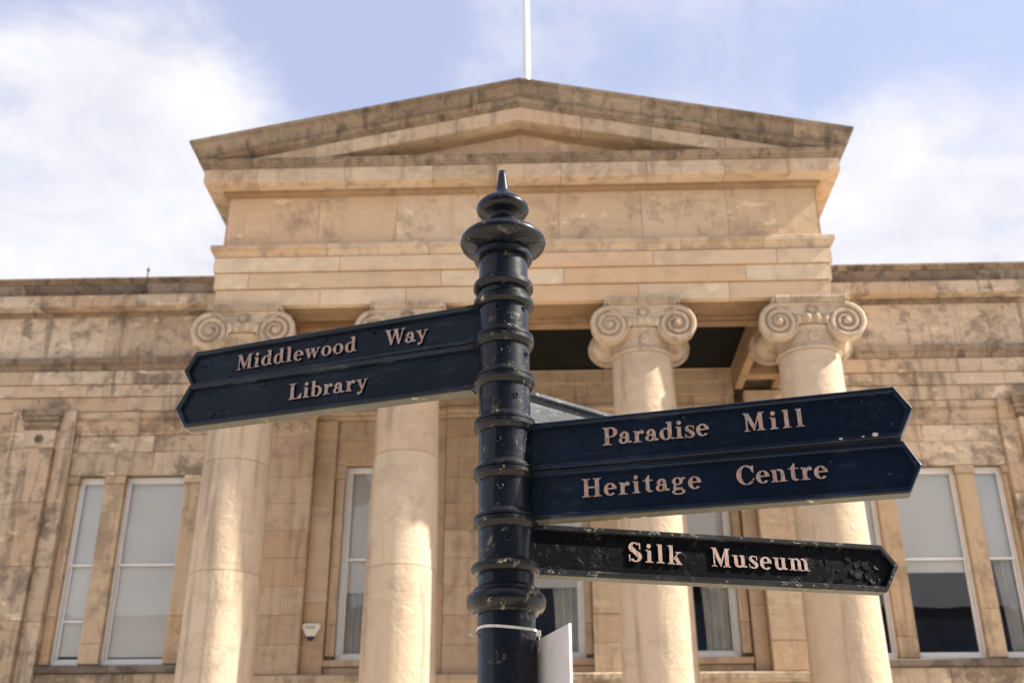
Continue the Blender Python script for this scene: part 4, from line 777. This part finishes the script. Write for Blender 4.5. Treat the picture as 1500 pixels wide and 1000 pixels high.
def arm(ang, zt, zb, L, tip, mat, texts, cap, base_z, label, edge_moss_bounce=False, tipz=None, rim=None, rivets=0, flakes=0, splashes=()):
    """a flat cast arm; runs along ang (degrees, from the post axis); front face towards the viewer"""
    a = rad(ang); d = Vector((math.cos(a), math.sin(a), 0)); nrm = Vector((d.y, -d.x, 0))
    if nrm.y > 0: nrm = -nrm                        # points at the street, i.e. towards the viewer
    flip = d.x < 0
    o = Vector((0.2 if True else 0, PY, 0)); H = zt-zb; zm = tipz or (zt+zb)/2
    TH_ = .030
    def P(s, dep, z): v = o+d*s+nrm*dep; return (v.x, v.y, z)
    def outline(i): return [(.05, zb+i), (L-i*.3, zb+i), (tip-i*1.15, zm), (L-i*.3, zt-i), (.05, zt-i)]
    mb = MB(); ol = outline(.0035)
    mb.prism([P(s, .001, z) for s, z in ol], [P(s, -.018, z) for s, z in ol])
    bd = mb.build('arm', mat, fpst)
    bd['label'] = label
    # raised border, both faces, with chamfered inner slope
    o0, o1, o2, o3, o4 = outline(0), outline(.0015), outline(.0085), outline(.0108), outline(.0118)
    rm = MB()
    for f0, b0 in ((.012, .001), (-.025, -.018)):
        sg_ = 1 if f0 > 0 else -1
        for i in range(len(o1)-1):
            lv = [(o0, -.0085), (o0, f0-.0018*sg_), (o1, f0), (o2, f0), (o3, f0-.0030*sg_), (o4, b0)]
            vs_ = [P(q[k_][0], dp_, q[k_][1]) for q, dp_ in lv for k_ in (i, i+1)]
            rm.add(vs_, [(2*k_, 2*k_+1, 2*k_+3, 2*k_+2) for k_ in range(len(lv)-1)])
    rmo = rm.build('border', rim, bd)
    if edge_moss_bounce:  # underside strip: moss, with ground bounce painted into its colour
        MB().prism([P(.07, .0095, zb-.0006), P(L-.002, .0095, zb-.0006), P(L-.002, -.0235, zb-.0006), P(.07, -.0235, zb-.0006)], [P(.07, .0095, zb-.0025), P(L-.002, .0095, zb-.0022), P(L-.002, -.0235, zb-.0022), P(.07, -.0235, zb-.0025)]).build('moss_bounce_strip', M['edge'], bd)
    # hub that flares into the collar
    for za, zb_, zc, zd in ((zb, zb+.0005, zb+.011, zb+.0085), (zt-.011, zt-.0085, zt, zt-.0005)):
        MB().prism([P(.035, .016, za), P(.062, .013, za), P(.085, .0122, zb_), P(.085, -.029, zb_), P(.062, -.030, za), P(.035, -.033, za)],
                   [P(.035, .016, zc), P(.062, .013, zc), P(.085, .0122, zd), P(.085, -.029, zd), P(.062, -.030, zc), P(.035, -.033, zc)]).build('hub_web', M['ringmat'], bd)
    for k_ in range(rivets):
        s_ = .13+(L-.2)*k_/max(1, rivets-1)+J(.015); c_ = Vector(P(s_, .001, zt-.019+J(.002)))
        rv = MB().lathe([(.0030, -.001), (.0028, .0012), (.0016, .0022), (.0003, .0024)], 10); q_ = nrm.to_track_quat('Z', 'Y'); rv.v = [tuple(c_+q_ @ Vector(v)) for v in rv.v]
        rv.build('rivet', rim, bd, 50)
    if flakes:
        rr = random.Random(flakes); fk = MB()
        for k_ in range(flakes):
            if k_ % 3: s_, z_ = L-abs(rr.gauss(0, .075)), zb+.018+rr.random()*(H-.036)
            else: s_, z_ = rr.uniform(.10, L), zt-.014-abs(rr.gauss(0, .007))
            s_ = min(s_, L-.012); n_ = rr.randint(5, 8); r0 = rr.uniform(.0015, .0045) if rr.random() < .75 else rr.uniform(.006, .011); asp = rr.uniform(.5, 1.6); a0 = rr.random()*6.28; tl = rr.uniform(.0008, .0030); ta = rr.random()*6.28
            top_, bot_ = [], []
            for q in range(n_):
                a_ = a0+6.283*q/n_; r1 = r0*rr.uniform(.6, 1.25); ds, dz = r1*math.cos(a_)*asp, r1*math.sin(a_)
                lift = .0018+tl*(1+math.cos(a_-ta))*.5
                top_.append(P(s_+ds, lift, z_+dz)); bot_.append(P(s_+ds, lift-.0007, z_+dz))
            fk.prism(top_, bot_)
        f_o = fk.build('paint_flakes', mat, bd); f_o['kind'] = 'stuff'
    for s_, z_, r0 in splashes:
        sp_ = MB(); n_ = 11; rr = random.Random(int(s_*1e4)); ring_ = [(r0*rr.uniform(.7, 1.2)*math.cos(6.283*q/n_)*1.5, r0*rr.uniform(.7, 1.2)*math.sin(6.283*q/n_)) for q in range(n_)]
        sp_.prism([P(s_+u*.75, .0136, z_+v*.75) for u, v in ring_], [P(s_+u, .0119, z_+v) for u, v in ring_]); sp_.build('paint_splash', M['splash'], bd)
    # letters
    for word, s0, s1 in texts:
        wid = [GL[c][0] for c in word]; total = sum(wid)*cap; span = abs(s1-s0)
        gapw = (span-total)/max(1, len(word)-1); cur = 0
        ex = -d if flip else d
        rot = Matrix((ex, -nrm, Vector((0,0,1)))).transposed().to_4x4()
        for c_, wd in zip(word, wid):
            s = (s0-cur) if flip else (s0+cur)
            ob = bpy.data.objects.new('letter', glyph(c_)); C.objects.link(ob); ob.parent = bd
            v = o+d*s+nrm*.001; mw = Matrix.Translation(Vector((v.x, v.y, base_z+J(.0006)))-world_loc(bd)) @ rot @ Matrix.Rotation(rad(J(.8)), 4, 'Y') @ Matrix.Scale(cap, 4)
            ob.matrix_local = mw
            cur += wd*cap+gapw
    return bd
arm(161.8, 2.7336, 2.6385, .809, .838, M['navy'], (('Middlewood', .6895, .3643), ('Way', .2915, .1816)), .0400, 2.6680, 'navy arm pointing left reading Middlewood Way', rim=M['navyrim'], rivets=5, flakes=14)
arm(163.3, 2.6345, 2.5265, .800, .832, M['navy'], (('Library', .5280, .3242),), .0400, 2.5625, 'navy arm pointing left reading Library, with a mossy lower edge painted pale for ground bounce', True, 2.577, rim=M['navyrim'], flakes=12)
arm(-13.9, 2.4288, 2.3260, .799, .828, M['navy2'], (('Paradise', .2165, .4359), ('Mill', .5050, .6240)), .0390, 2.3665, 'navy arm pointing right reading Paradise Mill', False, 2.381, rim=M['navy2rim'], rivets=4, flakes=16, splashes=((.688, 2.3312, .0026), (.7525, 2.3335, .0042), (.7300, 2.3318, .0018)))
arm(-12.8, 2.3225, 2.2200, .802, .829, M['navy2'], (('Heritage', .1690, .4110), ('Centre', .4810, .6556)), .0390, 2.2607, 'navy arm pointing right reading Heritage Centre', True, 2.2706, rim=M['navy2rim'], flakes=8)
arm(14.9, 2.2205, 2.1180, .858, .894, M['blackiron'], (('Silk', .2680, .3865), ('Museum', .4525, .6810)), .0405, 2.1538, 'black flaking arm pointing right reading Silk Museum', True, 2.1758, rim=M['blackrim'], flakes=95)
arm(38.7, 2.5300, 2.4400, .80, .83, M['greyarm'], (), .04, 2.46, 'weathered arm painted sunlit grey, pointing away behind the Paradise Mill arm', rim=M['greyarm'])

# cable tie and the board it holds
ct = MB(); pts = []
for i in range(49):
    t = 2*math.pi*i/48; pts.append((px(2.0)+.0590*math.cos(t), PY+.0590*math.sin(t), 2.002+.0035*math.sin(t*2+.6)-.010*(math.sin(t)+1)*.3))
vs = []; fs = []
for (x, y, z) in pts:
    dx, dy = x-px(2.0), y-PY; L_ = math.hypot(dx, dy); ux, uy = dx/L_, dy/L_
    vs += [(x, y, z-.0026), (x+ux*.0014, y+uy*.0014, z-.0026), (x+ux*.0014, y+uy*.0014, z+.0026), (x, y, z+.0026)]
for i in range(48):
    for k in range(4): fs.append((i*4+k, i*4+(k+1) % 4, (i+1)*4+(k+1) % 4, (i+1)*4+k))
tie = empty('cable_tie', (PX, PY-.06, 1.99))
ct.add(vs, fs).build('strap', M['tie'], tie)
MB().box(px(2)+.058, px(2)+.068, PY-.012, PY-.004, 1.990, 2.001).tube([(px(2)+.063, PY-.008, 1.992), (px(2)+.066, PY-.012, 1.975), (px(2)+.062, PY-.015, 1.958)], .0014, 6).build('tail', M['tie'], tie)
MB().tube([(px(2)-.058, PY-.005, 1.997), (px(2)-.066, PY-.012, 1.992), (px(2)-.072, PY-.016, 1.994)], .0022, 6).build('tail', M['tie'], tie)
tag(tie, 'white nylon cable tie strapped round the post below the collars', 'cable tie')
b0, b1 = Vector((.262, 2.235, 0)), Vector((.331, 2.04, 0)); bdir = (b1-b0).normalized(); bn = Vector((bdir.y, -bdir.x, 0)); th = .0042
wb = empty('notice_board', (b0.x, b0.y, 1.35))
def bpt(s, t, z): v = b0+bdir*s+bn*t; return (v.x, v.y, z)
Lb = (b1-b0).length
MB().prism([bpt(-.02, 0, 1.35), bpt(Lb, 0, 1.35), bpt(Lb, 0, 1.985), bpt(-.02, 0, 1.985)], [bpt(-.02, th, 1.35), bpt(Lb, th, 1.35), bpt(Lb, th, 1.985), bpt(-.02, th, 1.985)]).build('panel', M['board'], wb)
e_ = MB()
e_.prism([bpt(Lb+.0003, -.0006, 1.35), bpt(Lb+.0022, -.0006, 1.35), bpt(Lb+.0022, -.0006, 1.9855), bpt(Lb+.0003, -.0006, 1.9855)], [bpt(Lb+.0003, th+.0006, 1.35), bpt(Lb+.0022, th+.0006, 1.35), bpt(Lb+.0022, th+.0006, 1.9855), bpt(Lb+.0003, th+.0006, 1.9855)])
e_.build('edge_trim', M['white'], wb)
tag(wb, 'plain white board tied to the right side of the post', 'board')

# ================================================================== building across the square (seen mirrored in the windows)
ob_ = empty('office_block', (6, -21, 0))
M['office'] = plain('office_cladding', (0.15, 0.18, 0.28), 0.5, 0.4, nscale=0.5, amount=0.3)
M['officeroof'] = plain('office_roof_edge', (0.022, 0.026, 0.042), 0.4, 0.5, nscale=0.5, amount=0.3)
M['officeglass'] = plain('office_glazing', (0.05, 0.17, 0.30), 0.10, 0.8, nscale=0.4, amount=0.4)
M['officebrick'] = plain('office_brick', (0.20, 0.125, 0.09), 0.8, 0.3, nscale=3, amount=0.3)
MB().box(-30, 34, -36, -21, 0, 12.6).build('wall', M['office'], ob_)
MB().prism([(-30.5, -20.6, 12.6), (34.5, -20.6, 12.6), (34.5, -36, 14.4), (-30.5, -36, 14.4)], [(-30.5, -20.6, 13.1), (34.5, -20.6, 13.1), (34.5, -36, 14.9), (-30.5, -36, 14.9)]).build('roof', M['officeroof'], ob_)
gab = [(-8, 0), (9, 0), (9, 10.7), (.5, 14.5), (-8, 10.7)]
MB().prism([(x, -12, z) for x, z in gab], [(x, -20.9, z) for x, z in gab]).build('gable_wall', M['office'], ob_)
for xa, za, xb, zb_ in ((-8.6, 10.43, .5, 14.5), (.5, 14.5, 9.6, 10.43)):
    MB().prism([(xa, -11.5, za+.03), (xb, -11.5, zb_+.03), (xb, -11.5, zb_+.55), (xa, -11.5, za+.55)], [(xa, -20.9, za+.03), (xb, -20.9, zb_+.03), (xb, -20.9, zb_+.55), (xa, -20.9, za+.55)]).build('gable_roof', M['officeroof'], ob_)
for i in range(7):
    x = -7.4+i*2.3
    for z, h in ((.6, 2.6), (4.0, 2.6), (7.4, 2.4)):
        MB().box(x, x+1.95, -12.06, -11.95, z, z+h).build('window', M['officeglass'], ob_)
for i in range(26):
    x = -29.5+i*2.4
    if -9 < x < 9: continue
    for z in (1.2, 4.8, 8.8):
        MB().box(x, x+1.9, -21.06, -20.94, z, z+2.3).build('window', M['officeglass'] if (i+int(z)) % 4 else M['officebrick'], ob_)
tag(ob_, 'blue-grey gabled and glazed office block across the square, mirrored in the windows', 'building')
